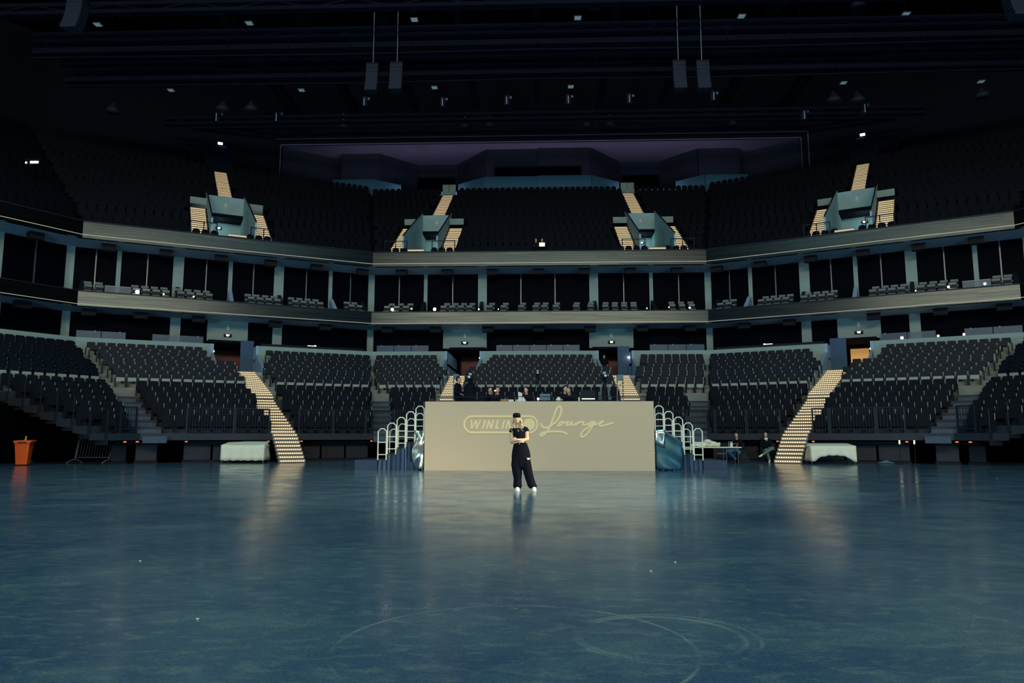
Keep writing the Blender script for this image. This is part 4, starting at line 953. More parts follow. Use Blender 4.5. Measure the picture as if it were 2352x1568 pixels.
stroke([q2(*p) for p in ((150, 660), (190, 735), (250, 770), (330, 765), (420, 720), (520, 650), (620, 560), (690, 440), (735, 300), (725, 200), (680, 165), (625, 200), (570, 310), (510, 480), (440, 660), (370, 810), (300, 910), (225, 975), (160, 1000), (140, 960), (190, 920), (300, 890), (450, 880), (600, 875), (750, 885), (840, 915), (890, 955))], SW, 'script_l')
stroke([q2(*p) for p in ((780, 600), (720, 610), (660, 660), (650, 710), (690, 715), (745, 680), (780, 625), (770, 600), (800, 620), (860, 625), (930, 605))], SW * .9, 'script_o')
stroke([q2(*p) for p in ((940, 600), (890, 660), (885, 700), (930, 695), (1000, 640), (1050, 605), (1010, 665), (1020, 695), (1080, 690), (1150, 650))], SW * .9, 'script_u')
stroke([q2(*p) for p in ((1220, 605), (1180, 660), (1130, 705), (1210, 640), (1290, 600), (1360, 605), (1355, 650), (1340, 690), (1400, 690), (1480, 660))], SW * .9, 'script_n')
stroke([q2(*p) for p in ((1690, 605), (1600, 605), (1520, 650), (1500, 690), (1550, 690), (1630, 640), (1700, 605), (1640, 680), (1560, 820), (1460, 950), (1370, 1020), (1300, 1020), (1295, 950), (1370, 850), (1500, 760), (1640, 700), (1760, 660))], SW * .9, 'script_g')
stroke([q2(*p) for p in ((1790, 660), (1860, 640), (1925, 600), (1910, 585), (1850, 605), (1810, 660), (1830, 710), (1930, 710), (2060, 670), (2200, 630))], SW * .9, 'script_e')

# ------------------------------------------------------------------ steps up to the stage on both sides
for sd, w in ((-1, 'left'), (1, 'right')):
    r = empty('stage_stairs', 'dark draped steps up to the stage on its %s side' % w, 'stairs', (sd * 5, 27, 0))
    def bx(x0, x1, *a): return (min(sd * x0, sd * x1), max(sd * x0, sd * x1)) + a
    mb = MB(); mb.box(*bx(5.75, 6.55, 26.45, 28.6, 0, .36)); part(mb, 'low_platform', 'skirt', r)
    for i in range(5):
        mb = MB(); mb.box(*bx(5.75 - .335 * i, 5.75 - .335 * (i + 1), 26.5, 28.6, .36 + .2 * i, .40 + .2 * i)); part(mb, 'step', 'black', r)
    # hanging cloth with folds
    mb = MB(); cols = []
    for q in range(35):
        t = q / 34.0; x = 5.75 - t * 1.68; i = min(4, int(t * 5)); yy = 26.46 - .025 * math.sin(q * 1.9) - .015 * math.sin(q * .7)
        cols.append((x, yy, .37 + .2 * i))
    for q in range(34):
        a, b = cols[q], cols[q + 1]; zt = max(a[2], b[2]) if q % 7 else b[2]
        mb.hexa([(sd * a[0], a[1], 0), (sd * b[0], b[1], 0), (sd * b[0], b[1] + .02, 0), (sd * a[0], a[1] + .02, 0), (sd * a[0], a[1] + .03, a[2]), (sd * b[0], b[1] + .03, a[2]), (sd * b[0], b[1] + .05, a[2]), (sd * a[0], a[1] + .05, a[2])])
    part(mb, 'hanging_cloth', 'skirt', r, merge=True)
    # crumpled film hanging beside the panel
    W0 = .46 if sd < 0 else .95; nx, nz = 10, 16; vs = []; fs = []
    for i in range(nx + 1):
        for j in range(nz + 1):
            u = i / nx; v = j / nz
            ztop = 1.40 - (.0 if sd < 0 else .62 * max(0, u - .35)); z = .05 + (ztop - .05) * v
            taper = 1.0 if sd > 0 else (0.55 + .45 * math.sin(math.pi * min(1, v * 1.1 + .1)) if v < .9 else .8)
            x = 4.06 + W0 * u * taper
            y = 26.38 - .05 * math.sin(u * 5 + v * 4) - .03 * math.sin(v * 11 + u * 3) - .09 * math.sin(u * math.pi) * (1 - v * .4)
            vs.append((sd * x, y, z))
    for i in range(nx):
        for j in range(nz): a = i * (nz + 1) + j; fs.append((a, a + nz + 1, a + nz + 2, a + 1))
    mb = MB(); mb.add(vs, fs); o = part(mb, 'film_sheet', 'silver' if sd < 0 else 'tealfilm', r, smooth=True)
    so = o.modifiers.new('thick', 'SOLIDIFY'); so.thickness = .008
    if sd > 0:
        mb = MB(); vs2 = [(sd * (4.06 + .34 * i / 4), 26.26 - .03 * math.sin(i + j), .98 + .44 * j / 4 - .05 * i / 4 * (4 - j)) for i in range(5) for j in range(5)]
        mb.add(vs2, [(i * 5 + j, (i + 1) * 5 + j, (i + 1) * 5 + j + 1, i * 5 + j + 1) for i in range(4) for j in range(4)]); o = part(mb, 'silver_flap', 'silver', r, smooth=True)
        so = o.modifiers.new('thick', 'SOLIDIFY'); so.thickness = .008
    for row, Y in (('front', 26.42), ('rear', 28.5)):
        for i in range(5):
            x0 = 5.75 - .335 * i - .02; x1 = x0 - .30; zb = .36 + .2 * i; zt = zb + 1.10
            q = empty('handrail_hoop', 'white tubular rail hoop, %s up, %s row, %s stage steps' % (nth(i + 1), row, w), 'railing', (sd * (x0 + x1) / 2, Y, zb), 'white rail hoops on the stage steps')
            mb = MB(); c = .09
            mb.tube([(sd * x0, Y, zb), (sd * x0, Y, zt - c), (sd * (x0 - c), Y, zt), (sd * (x1 + c), Y, zt), (sd * x1, Y, zt - c), (sd * x1, Y, zb)], .0225, 8); part(mb, 'hoop', 'rail_white', q)
            for z in (zt - .48, zt - .91): mb = MB(); mb.tube([(sd * x0, Y, z), (sd * x1, Y, z)], .018, 6); part(mb, 'cross_bar', 'rail_white', q)

# ------------------------------------------------------------------ people
def bake(mb, name, m, voxel, parent=None, smooth_it=3, mats=None):
    o = mb.build(name, m if isinstance(m, list) else [m]); 
    rm = o.modifiers.new('r', 'REMESH'); rm.mode = 'VOXEL'; rm.voxel_size = voxel; rm.use_smooth_shade = True
    sm = o.modifiers.new('s', 'SMOOTH'); sm.factor = .5; sm.iterations = smooth_it
    dg = bpy.context.evaluated_depsgraph_get(); dg.update(); me = bpy.data.meshes.new_from_object(o.evaluated_get(dg))
    me.name = name; old = o.data; o.modifiers.clear(); o.data = me; bpy.data.meshes.remove(old)
    if not me.materials: me.materials.append(M[m if isinstance(m, str) else m[0]])
    me.polygons.foreach_set('use_smooth', [True] * len(me.polygons))
    if parent is not None: o.parent = parent
    return o
def hand(mb, wrist, d, up, s=1.0, curl=.5, mirror=1):
    """palm, four curled fingers of different lengths and a thumb; d = pointing, up = back of the hand"""
    d = Vector(d).normalized(); up = (Vector(up) - d * Vector(up).dot(d)).normalized(); sd = d.cross(up) * mirror; w = Vector(wrist)
    R = Matrix((sd, d, up)).transposed()
    mb.ball(w + d * .045 * s, (.040 * s, .052 * s, .016 * s), 12, rot=R)
    for i, ln in enumerate((.066, .076, .072, .056)):
        b = w + d * .085 * s + sd * (-.028 + .019 * i) * s; a1 = curl * .5; a2 = curl * 1.3
        p1 = b + (d * math.cos(a1) - up * math.sin(a1)) * ln * .5 * s; p2 = p1 + (d * math.cos(a2) - up * math.sin(a2)) * ln * .5 * s
        mb.tube([b - d * .02 * s, p1, p2], [.0095 * s, .009 * s, .0075 * s], 7)
    b = w + d * .03 * s - sd * .034 * s; mb.tube([b + sd * .012 * s, b + (d * .7 - sd * .7) * .032 * s - up * .01 * s, b + (d - sd * .35) * .058 * s - up * .02 * s], [.012 * s, .0105 * s, .0085 * s], 7)
def face(mb, c, s=1.0, fwd=-1):
    x, y, z = c
    mb.rings([(x, y, z - .118 * s, .022 * s, .03 * s), (x, y + fwd * .022 * s, z - .105 * s, .035 * s, .048 * s), (x, y + fwd * .012 * s, z - .07 * s, .058 * s, .074 * s), (x, y + fwd * .004 * s, z - .02 * s, .070 * s, .088 * s), (x, y, z + .03 * s, .075 * s, .096 * s), (x, y - fwd * .004 * s, z + .07 * s, .068 * s, .088 * s), (x, y - fwd * .006 * s, z + .105 * s, .04 * s, .055 * s), (x, y - fwd * .006 * s, z + .116 * s, .01 * s, .01 * s)], 18)
    mb.tube([(x, y + fwd * .085 * s, z + .015 * s), (x, y + fwd * .105 * s, z - .028 * s)], [.007 * s, .013 * s], 8)
    for q in (-1, 1): mb.ball((x + q * .075 * s, y + .01 * s, z - .01 * s), (.012 * s, .018 * s, .03 * s), 8)
# --- the woman in the middle
def wx(zx): return -.48 + (zx - 454) * .001454
def wz(zy): return (1360 - zy) * .001454
YW = 16.62
woman = MB()
hc = (wx(447), YW - .035, wz(262))
face(woman, hc, 1.0)
woman.tube([(hc[0], hc[1] + .02, hc[2] - .03), (wx(455), YW + .0, wz(350)), (wx(466), YW + .02, wz(420))], [.052, .050, .056], 14)
woman.rings([(wx(505), YW, wz(800), .16, .11), (wx(500), YW, wz(700), .145, .10), (wx(488), YW, wz(610), .118, .085), (wx(480), YW, wz(520), .130, .092), (wx(474), YW + .01, wz(450), .155, .092), (wx(470), YW + .015, wz(415), .13, .075), (wx(468), YW + .02, wz(390), .06, .055)], 20)
shL = (wx(378), YW + .02, wz(440)); elL = (wx(366), YW - .03, wz(618)); wrL = (wx(470), YW - .165, wz(612))
shR = (wx(580), YW + .02, wz(425)); elR = (wx(606), YW - .03, wz(580)); wrR = (wx(455), YW - .195, wz(583))
woman.tube([shL, (wx(368), YW - .0, wz(520)), elL], [.056, .047, .042], 12); woman.tube([elL, (wx(410), YW - .10, wz(622)), wrL], [.042, .040, .027], 12)
woman.tube([shR, (wx(598), YW - .0, wz(510)), elR], [.056, .047, .042], 12); woman.tube([elR, (wx(550), YW - .12, wz(590)), wrR], [.042, .040, .027], 12)
for a, b in ((shL, elL), (shR, elR)): woman.ball(b, .041, 10)
hand(woman, wrL, (1, -.1, .1), (0, -1, .2), .95, .6, 1); hand(woman, wrR, (-1, .12, .08), (0, -1, .3), .95, .7, -1)
for cxs in (((wx(470), wz(800)), (wx(445), wz(1000)), (wx(455), wz(1290))), ((wx(550), wz(800)), (wx(600), wz(1000)), (wx(695), wz(1290)))):
    woman.tube([(x, YW, z) for x, z in cxs], [.085, .06, .04], 12)
root = bake(woman, 'person', 'skin', .006, None, 2)
tag(root, 'woman in black with a cap and crossed arms standing before the stage', 'person')
def wpart(mb, name, m, vox=None, it=2):
    return bake(mb, name, m, vox, root, it) if vox else mb.build(name, m, root)
# eyes, brows and mouth
for q in (-1, 1):
    mb = MB(); mb.ball((hc[0] + q * .029, hc[1] - .081, hc[2] + .004), (.013, .006, .006), 8); wpart(mb, 'eye', 'hair_dark')
    mb = MB(); mb.tube([(hc[0] + q * .014, hc[1] - .090, hc[2] + .024), (hc[0] + q * .046, hc[1] - .076, hc[2] + .026)], .0035, 5); wpart(mb, 'eyebrow', 'brown')
mb = MB(); mb.tube([(hc[0] - .022, hc[1] - .078, hc[2] - .060), (hc[0], hc[1] - .087, hc[2] - .057), (hc[0] + .022, hc[1] - .078, hc[2] - .060)], [.003, .0065, .003], 6); wpart(mb, 'mouth', 'lips')
# cap
mb = MB(); cx, cy, cz = hc
mb.rings([(cx - .004, cy, cz + .020, .083, .103), (cx - .004, cy, cz + .05, .087, .107), (cx - .005, cy, cz + .085, .086, .106), (cx - .005, cy + .004, cz + .112, .075, .095), (cx - .005, cy + .006, cz + .126, .04, .05)], 24)
mb.rings([(cx - .003, cy + .02, cz + .005, .081, .090), (cx - .003, cy + .02, cz + .03, .083, .095)], 24)
wpart(mb, 'cap', 'clothblack', .006, 2)
mb = MB(); vs = []
for i in range(13):
    a = math.pi + math.pi * i / 12; vs += [(cx + .078 * math.cos(a), cy - .055 + .045 * math.sin(a), cz + .036 + .006 * math.sin(a)), (cx + .07 * math.cos(a), cy - .05 + .105 * math.sin(a), cz + .052 + .02 * math.sin(a) * -1)]
mb.add(vs, [(2 * i, 2 * i + 2, 2 * i + 3, 2 * i + 1) for i in range(12)]); o = mb.build('cap_visor', 'clothblack', root, smooth=True); o.modifiers.new('t', 'SOLIDIFY').thickness = .006
# hair in two falls beside the face
mb = MB()
for q in (-1, 1):
    for i in range(7):
        t = i / 6; x0 = cx + q * (.062 + .012 * t); y0 = cy + .045 - .06 * t
        mb.tube([(x0, y0, cz + .02), (x0 + q * (.022 + .01 * math.sin(i * 2)), y0 - .01, cz - .05), (x0 + q * (.020 + .022 * t), y0 - .02, cz - .10), (x0 + q * (.040 + .018 * math.sin(i * 1.7)), y0 - .03, cz - .15), (x0 + q * (.022 + .03 * t), y0 - .035, cz - .21 - .02 * math.sin(i * 3))], [.016, .019, .015, .014, .004], 7)
mb.ball((cx, cy + .03, cz - .02), (.078, .08, .09), 14)
wpart(mb, 'hair', 'hair_blond', .006, 1)
# top
mb = MB()
mb.rings([(wx(490), YW, wz(640), .125, .098), (wx(484), YW, wz(560), .130, .100), (wx(478), YW, wz(500), .143, .106), (wx(474), YW + .005, wz(450), .165, .102), (wx(472), YW + .012, wz(422), .145, .088), (wx(470), YW + .018, wz(404), .085, .070)], 24)
for sh, q in ((shL, -1), (shR, 1)): mb.tube([(sh[0] - q * .05, sh[1], sh[2] + .012), (sh[0] + q * .004, sh[1], sh[2] - .008), (sh[0] + q * .024, sh[1] - .01, sh[2] - .055)], [.062, .066, .062], 14)
wpart(mb, 'top', 'clothblack', .007, 2)
for q, pts in ((-1, ((392, 385), (378, 402), (362, 428), (375, 450), (392, 468))), (1, ((548, 372), (520, 385), (508, 405), (520, 430), (545, 445)))):
    mb = MB(); mb.tube([(wx(x), YW - .010 - .100 * math.sqrt(max(.05, 1 - ((wx(x) - wx(474)) / .172) ** 2)) + (.03 if y < 400 else 0), wz(y) - .012) for x, y in pts], .0035, 6); wpart(mb, 'piping', 'white')
mb = MB(); mb.rings([(wx(470), YW - .088, wz(438), .004, .003), (wx(470), YW - .102, wz(452), .008, .005), (wx(470), YW - .100, wz(462), .005, .003)], 8); wpart(mb, 'pendant', 'white')
mb = MB(); mb.tube([(wx(440), YW - .062, wz(395)), (wx(455), YW - .085, wz(425)), (wx(470), YW - .097, wz(440)), (wx(485), YW - .085, wz(425)), (wx(500), YW - .062, wz(395))], .0025, 5); wpart(mb, 'necklace', 'mullion')
mb = MB(); mb.ball((wx(463), YW - .222, wz(586)), (.017, .012, .017), 10); wpart(mb, 'watch', 'white')
mb = MB(); mb.box(wx(478), wx(496), YW - .125, YW - .115, wz(650), wz(640)); wpart(mb, 'belt_buckle', 'white')
# wide trousers
mb = MB()
mb.rings([(wx(505), YW, wz(1000), .15, .11), (wx(508), YW, wz(930), .205, .125), (wx(510), YW, wz(830), .212, .13), (wx(507), YW, wz(750), .193, .125), (wx(503), YW, wz(690), .168, .115), (wx(498), YW, wz(630), .142, .108)], 24)
mb.rings([(wx(455), YW, wz(1318), .072, .085), (wx(455), YW, wz(1285), .100, .115), (wx(455), YW, wz(1240), .092, .11), (wx(456), YW, wz(1170), .088, .105), (wx(450), YW, wz(1080), .108, .115), (wx(440), YW, wz(960), .120, .12), (wx(445), YW, wz(850), .110, .12)], 20)
mb.rings([(wx(690), YW, wz(1318), .068, .085), (wx(682), YW, wz(1285), .106, .115), (wx(664), YW, wz(1240), .100, .11), (wx(640), YW, wz(1170), .100, .105), (wx(616), YW, wz(1080), .104, .115), (wx(590), YW, wz(960), .112, .12), (wx(570), YW, wz(850), .110, .12)], 20)
wpart(mb, 'trousers', 'clothblack', .008, 2)
mb = MB(); mb.prism([(wx(594), wz(858)), (wx(652), wz(855)), (wx(640), wz(880)), (wx(610), wz(888)), (wx(606), wz(872))], lambda u, v, t: (u, YW - .131 + (u - wx(594)) * .45 + t, v), -.002, .012); wpart(mb, 'trouser_patch', 'white')
for c0 in (454, 705):
    mb = MB(); x = wx(c0)
    mb.box(x - .05, x + .05, YW - .16, YW + .06, 0, .05); mb.rings([(x, YW - .06, .0, .056, .145), (x, YW - .06, .035, .057, .145), (x, YW - .055, .065, .050, .13), (x, YW - .02, .10, .044, .09), (x, YW + .01, .13, .038, .055)], 18); o = wpart(mb, 'shoe', 'white', .008, 2)

def person(label, J, top='clothblack', legs='clothblack', hair='hair_dark', skin='skin2', group=None, hairlen=0.0, shoes='white', scale=1.0, vox=.016, extras=None):
    """J: joints in hall coordinates: head, neck, hip, shL/R, elL/R, wrL/R, knL/R, anL/R; f = facing"""
    j = {k_: Vector(v) for k_, v in J.items()}; b = MB(); s = scale
    f = j['f'].normalized(); ang_ = math.atan2(f.y, f.x) + math.pi / 2; c, sn = math.cos(ang_), math.sin(ang_)
    hm = MB(); face(hm, (0, 0, 0), s)
    b.add([(j['head'].x + c * v[0] - sn * v[1], j['head'].y + sn * v[0] + c * v[1], j['head'].z + v[2]) for v in hm.v], hm.f)
    b.tube([j['head'] - Vector((0, 0, .08 * s)), j['neck']], [.052 * s, .06 * s], 12)
    b.tube([j['hip'], (j['hip'] + j['neck']) / 2, j['neck'] - (j['neck'] - j['hip']) * .12], [.14 * s, .135 * s, .13 * s], 14)
    for q in 'LR':
        b.tube([j['neck'] * .5 + j['sh' + q] * .5, j['sh' + q], (j['sh' + q] + j['el' + q]) / 2, j['el' + q]], [.06 * s, .055 * s, .048 * s, .041 * s], 10)
        b.tube([j['el' + q], (j['el' + q] + j['wr' + q]) / 2, j['wr' + q]], [.041 * s, .037 * s, .027 * s], 10)
        hand(b, j['wr' + q], j['wr' + q] - j['el' + q], (0, 0, 1), s, .6, 1 if q == 'L' else -1)
        if 'knL' in j:
            b.tube([j['hip'] + (j['kn' + q] - j['hip']) * .1, (j['hip'] + j['kn' + q]) / 2, j['kn' + q]], [.10 * s, .08 * s, .058 * s], 12); b.tube([j['kn' + q], (j['kn' + q] + j['an' + q]) / 2, j['an' + q]], [.058 * s, .052 * s, .036 * s], 12)
    r = bake(b, 'person', skin, vox, None, 1); tag(r, label, 'person', group)
    t = MB(); t.tube([j['hip'] + (j['hip'] - j['neck']) * .05, (j['hip'] + j['neck']) / 2, j['neck'] - (j['neck'] - j['hip']) * .10], [.155 * s, .155 * s, .15 * s], 16)
    for q in 'LR':
        t.tube([j['neck'] * .5 + j['sh' + q] * .5, j['sh' + q], j['el' + q]], [.07 * s, .072 * s, .058 * s], 10); t.tube([j['el' + q], j['el' + q] * .12 + j['wr' + q] * .88], [.058 * s, .042 * s], 10)
    bake(t, 'shirt', top, vox, r, 1)
    if 'knL' in j:
        t = MB(); t.ball(j['hip'], (.17 * s, .16 * s, .13 * s), 14)
        for q in 'LR':
            t.tube([j['hip'] + (j['kn' + q] - j['hip']) * .12, j['kn' + q]], [.115 * s, .082 * s], 12); t.tube([j['kn' + q], j['kn' + q] * .1 + j['an' + q] * .9], [.082 * s, .065 * s], 12)
        bake(t, 'trousers', legs, vox, r, 1)
        for q in 'LR':
            t = MB(); a = j['an' + q]; fd = Vector(J.get('ft' + q, (f.x, f.y, -.35))).normalized()
            t.tube([a - Vector((0, 0, .0)), a + fd * .08 * s - Vector((0, 0, .03 * s)), a + fd * .18 * s - Vector((0, 0, .03 * s))], [.045 * s, .047 * s, .035 * s], 10); bake(t, 'shoe', shoes, .012, r, 1)
    t = MB(); t.ball(j['head'] - f * .018 * s + Vector((0, 0, .062 * s)), (.088 * s, .094 * s, .082 * s), 14); t.ball(j['head'] - f * .045 * s - Vector((0, 0, .01 * s)), (.082 * s, .075 * s, .09 * s), 12)
    if hairlen: t.tube([j['head'] - f * .05 * s, j['head'] - f * .08 * s - Vector((0, 0, hairlen))], [.07, .04], 10)
    bake(t, 'hair', hair, .014, r, 1)
    return r
def seated_at(x, y, z, f, head_dz=.0, lean=.0, **k):
    """joints of a person sitting with the seat at height z + .45"""
    f = Vector(f).normalized(); F3 = Vector((f.x, f.y, 0)); S_ = Vector((-f.y, f.x, 0)); B = Vector((x, y, z)); U = Vector((0, 0, 1))
    hip = B + U * .52; neck = hip + U * .52 + F3 * lean
    J = dict(f=F3, hip=hip, neck=neck, head=neck + U * .20 + F3 * (.03 + lean * .3) + U * head_dz)
    for q, sg_ in (('L', 1), ('R', -1)):
        J['sh' + q] = neck + S_ * .18 * sg_ - U * .06; J['el' + q] = J['sh' + q] - U * .25 + F3 * .08 + S_ * .04 * sg_; J['wr' + q] = J['el' + q] + F3 * .23 + U * .02 - S_ * .06 * sg_
        J['kn' + q] = hip + F3 * .43 + S_ * .13 * sg_ - U * .02; J['an' + q] = J['kn' + q] - U * .42 + F3 * .03
    J.update(k); return J
def standing_at(x, y, z, f, h=1.78, **k):
    f = Vector(f).normalized(); F3 = Vector((f.x, f.y, 0)); S_ = Vector((-f.y, f.x, 0)); B = Vector((x, y, z)); U = Vector((0, 0, 1)); s = h / 1.78
    hip = B + U * .95 * s; neck = B + U * 1.50 * s
    J = dict(f=F3, hip=hip, neck=neck, head=B + U * 1.665 * s + F3 * .03)
    for q, sg_ in (('L', 1), ('R', -1)):
        J['sh' + q] = neck + S_ * .19 * sg_ - U * .06; J['el' + q] = J['sh' + q] - U * .29 + S_ * .06 * sg_; J['wr' + q] = J['el' + q] + F3 * .20 - U * .08 - S_ * .05 * sg_
        J['kn' + q] = B + S_ * .11 * sg_ + U * .5 * s + F3 * .02; J['an' + q] = B + S_ * .12 * sg_ + U * .09
    J.update(k); return J
# on the stage (deck at 1.75 m)
p = P(1052, 868, 29.3)
person('standing person in dark clothes facing right at the left end of the stage', standing_at(p.x, 29.3, 1.75, (1, -.25, 0), 1.80), legs='clothblack')
p = P(1128, 903, 29.0); person('seated person behind the left stage table, hands raised to the face', seated_at(p.x - .05, 29.0, 1.75 , (.4, -1, 0), wrL=(p.x + .05, 28.75, p.z + .0), wrR=(p.x - .03, 28.72, p.z + .01)))
p = P(1143, 903, 28.6); person('seated person in a dark top with a pale badge behind the tray of food', seated_at(p.x, 28.6, 1.75, (0, -1, 0), -.02))
p = P(1211, 903, 28.6); person('seated person looking down behind the stacked white boxes', seated_at(p.x, 28.6, 1.75, (-.5, -1, 0), -.03, .05))
p = P(1296, 898, 28.9); person('seated dark-haired person at the right of the stage table, leaning in', seated_at(p.x, 28.9, 1.78, (.5, -1, 0), .0, .04))
p = P(1311, 907, 28.3); person('seated person bending forward over the right end of the stage table', seated_at(p.x - .02, 28.45, 1.72, (-.4, -1, 0), -.04, .12), hair='brown')
for i, (px, Y, lb) in enumerate(((1128, 29.0, 'behind the raised hands'), (1143, 28.6, 'behind the food tray'), (1211, 28.6, 'behind the white boxes'), (1296, 28.9, 'of the dark-haired person'), (1311, 28.45, 'of the bending person'))):
    x = P(px, 903, Y).x; q = empty('folding_chair', 'dark folding chair ' + lb, 'chair', (x, Y, 1.75), 'chairs on the stage')
    mb = MB(); mb.box(-.2, .2, -.2, .2, .38, .41); mb.build('seat', 'black', q); mb = MB(); mb.box(-.2, .2, .2, .23, .55, .85); mb.build('backrest', 'black', q)
    for sx in (-.18, .18):
        for sy in (-.18, .2): mb = MB(); mb.tube([(sx, sy, 0), (sx, sy, .38 if sy < 0 else .85)], .012, 5); mb.build('leg', 'rail', q)
# two people in the front row of the upper deck
for (px, lab, ex) in ((1231, 'person in dark clothes in the front row of the upper deck, left of the laptop', 0), (1245, 'person behind the glowing laptop in the front row of the upper deck', 1)):
    x = P(px, 562, 51.2).x; person(lab, seated_at(x, 51.3, 13.75, (0, -1, 0)), vox=.02)
p = P(1245, 562, 50.7); q = empty('laptop', 'open laptop with a glowing white lid on the upper balcony', 'laptop', p)
mb = MB(); mb.box(-.2, .2, 0, .015, -.12, .16); mb.build('lid', 'screen', q); mb = MB(); mb.box(-.2, .2, 0.0, .28, -.14, -.12); mb.build('keyboard_base', 'rail', q)
# someone in the right centre passage
x = P(1388, 830, 50.5).x; person('dim standing person in the passage behind the right of the stage', standing_at(x, 50.6, 4.95, (0, -1, 0), 1.75), vox=.02)
# the two by the long table
p = P(1695, 1007, 34.6)
J = seated_at(p.x, 34.7, .0, (-.55, -1, 0), .0, .10); J['knL'] = Vector((p.x - .55, 34.35, .52)); J['knR'] = Vector((p.x - .15, 34.25, .56)); J['anL'] = Vector((p.x - .22, 34.2, .14)); J['anR'] = Vector((p.x + .1, 34.1, .12))
J['wrL'] = Vector((p.x - .12, 34.25, .84)); J['wrR'] = Vector((p.x - .28, 34.3, .84)); person('seated person in a dark top and blue jeans behind the long table', J, legs='jeans', shoes='black')
p = P(1762, 1003, 34.6)
J = seated_at(p.x, 34.8, .03, (-.5, -1, 0), .0, .0); J['knL'] = Vector((p.x - .28, 34.35, .66)); J['knR'] = Vector((p.x + .12, 34.3, .52)); J['anL'] = Vector((p.x - .36, 34.15, .36)); J['anR'] = Vector((p.x - .02, 34.3, .1)); J['knL'] = Vector((p.x + .12, 34.25, .66)); J['knR'] = Vector((p.x - .12, 34.4, .55)); J['anR'] = Vector((p.x - .02, 34.3, .1)); J['anL'] = Vector((p.x - .40, 34.12, .36)); J['ftL'] = (-1, -.2, -.3)
J['wrL'] = Vector((p.x + .2, 34.5, .66)); J['wrR'] = Vector((p.x + .05, 34.45, .66))
o = person('seated person in a dark pullover and grey-green trousers, legs crossed', J, legs='trousers')
mb = MB(); n_ = J['neck']; mb.rings([(n_.x, n_.y - .03, n_.z - .03, .10, .09), (n_.x, n_.y - .02, n_.z + .04, .075, .075)], 14); mb.tube([(n_.x - .05, n_.y - .14, n_.z - .02), (n_.x, n_.y - .15, n_.z - .1)], [.03, .012], 6); part(mb, 'collar', 'white', o)
for px, lab in ((1699, 'dark chair under the person in jeans'), (1770, 'dark chair under the person with crossed legs'), (1660, 'empty dark chair tucked behind the long table')):
    pp = P(px, 1040, 34.85); q = empty('folding_chair', lab, 'chair', (pp.x, 34.9, 0)); q.rotation_euler = (0, 0, -.4)
    mb = MB(); mb.box(-.22, .22, -.22, .22, .38, .42); mb.build('seat', 'bluebox' if px == 1660 else 'black', q); mb = MB(); mb.box(-.21, .21, .21, .24, .55, .88); mb.build('backrest', 'black', q)
    for sx in (-.2, .2):
        for sy in (-.2, .21): mb = MB(); mb.tube([(sx, sy, 0), (sx, sy, .38 if sy < 0 else .88)], .013, 5); mb.build('leg', 'rail', q)
# ------------------------------------------------------------------ things standing on the arena floor
def covered_table(px0, px1, py_top, label, arch, Y):
    a = P(px0, 1064, Y); b = P(px1, 1064, Y); L_ = b.x - a.x; cx_ = (a.x + b.x) / 2; zt = .80 if not arch else .78
    r = empty('covered_table', label, 'table', (cx_, Y, 0))
    D = .75
    for sx in (-1, 1):
        for sy in (0.03, D - .03): mb = MB(); mb.tube([(sx * (L_ / 2 - .05), sy, 0), (sx * (L_ / 2 - .07), sy, zt - .03)], .014, 6); mb.build('leg', 'steel', r)
    mb = MB(); mb.box(-L_ / 2 + .03, L_ / 2 - .03, .02, D - .02, zt - .04, zt - .01); mb.build('table_top', 'cloth', r)
    nx, vs, fs = 28, [], []
    prof = 9
    for i in range(nx + 1):
        u = -1 + 2 * i / nx; x = u * L_ / 2
        zl = .12 + (.0 if not arch else .26 * max(0, 1 - (abs(u) / .86) ** 3)) + .015 * math.sin(i * 1.3)
        sag = .05 * (1 - u * u) if not arch else .02
        for j in range(prof):
            if j < 5: z = zl + (zt - sag * .4 - zl) * j / 4; y = -.02 - .03 * math.sin(i * .9) * (1 - j / 4) - (.03 * (1 - j / 4))
            else: z = zt + (.17 if not arch else .12) * ((j - 4) / 4) - sag * math.sin((j - 4) / 4 * math.pi); y = D * (j - 4) / 4
            vs.append((x * (1 - .13 * max(0, j - 4) / 4), y, z))
    for i in range(nx):
        for j in range(prof - 1): p = i * prof + j; fs.append((p, p + prof, p + prof + 1, p + 1))
    mb = MB(); mb.add(vs, fs)
    for s in (-1, 1):      # side falls
        n0 = len(mb.v); ww = 8
        for i in range(ww + 1):
            y = D * i / ww
            for j in range(5): mb.v.append((s * ((L_ / 2 + .01) * (1 - .13 * (y / D) * j / 4) + .02 * math.sin(i * 1.7) * (1 - j / 4)), y, .14 + (zt + (.17 if not arch else .12) * (y / D) - .14) * j / 4))
        for i in range(ww):
            for j in range(4): p = n0 + i * 5 + j; mb.f.append((p, p + 5, p + 6, p + 1)); mb.m.append(0)
    o = mb.build('cloth', 'cloth', r, smooth=True, merge=False); o.modifiers.new('t', 'SOLIDIFY').thickness = .008
    return r
covered_table(506, 606, 1022, 'long table under a cream cloth left of the stage', False, 33.0)
covered_table(1863, 1968, 1024, 'long table under a cream cloth right of the stage, front edge lifted', True, 32.4)
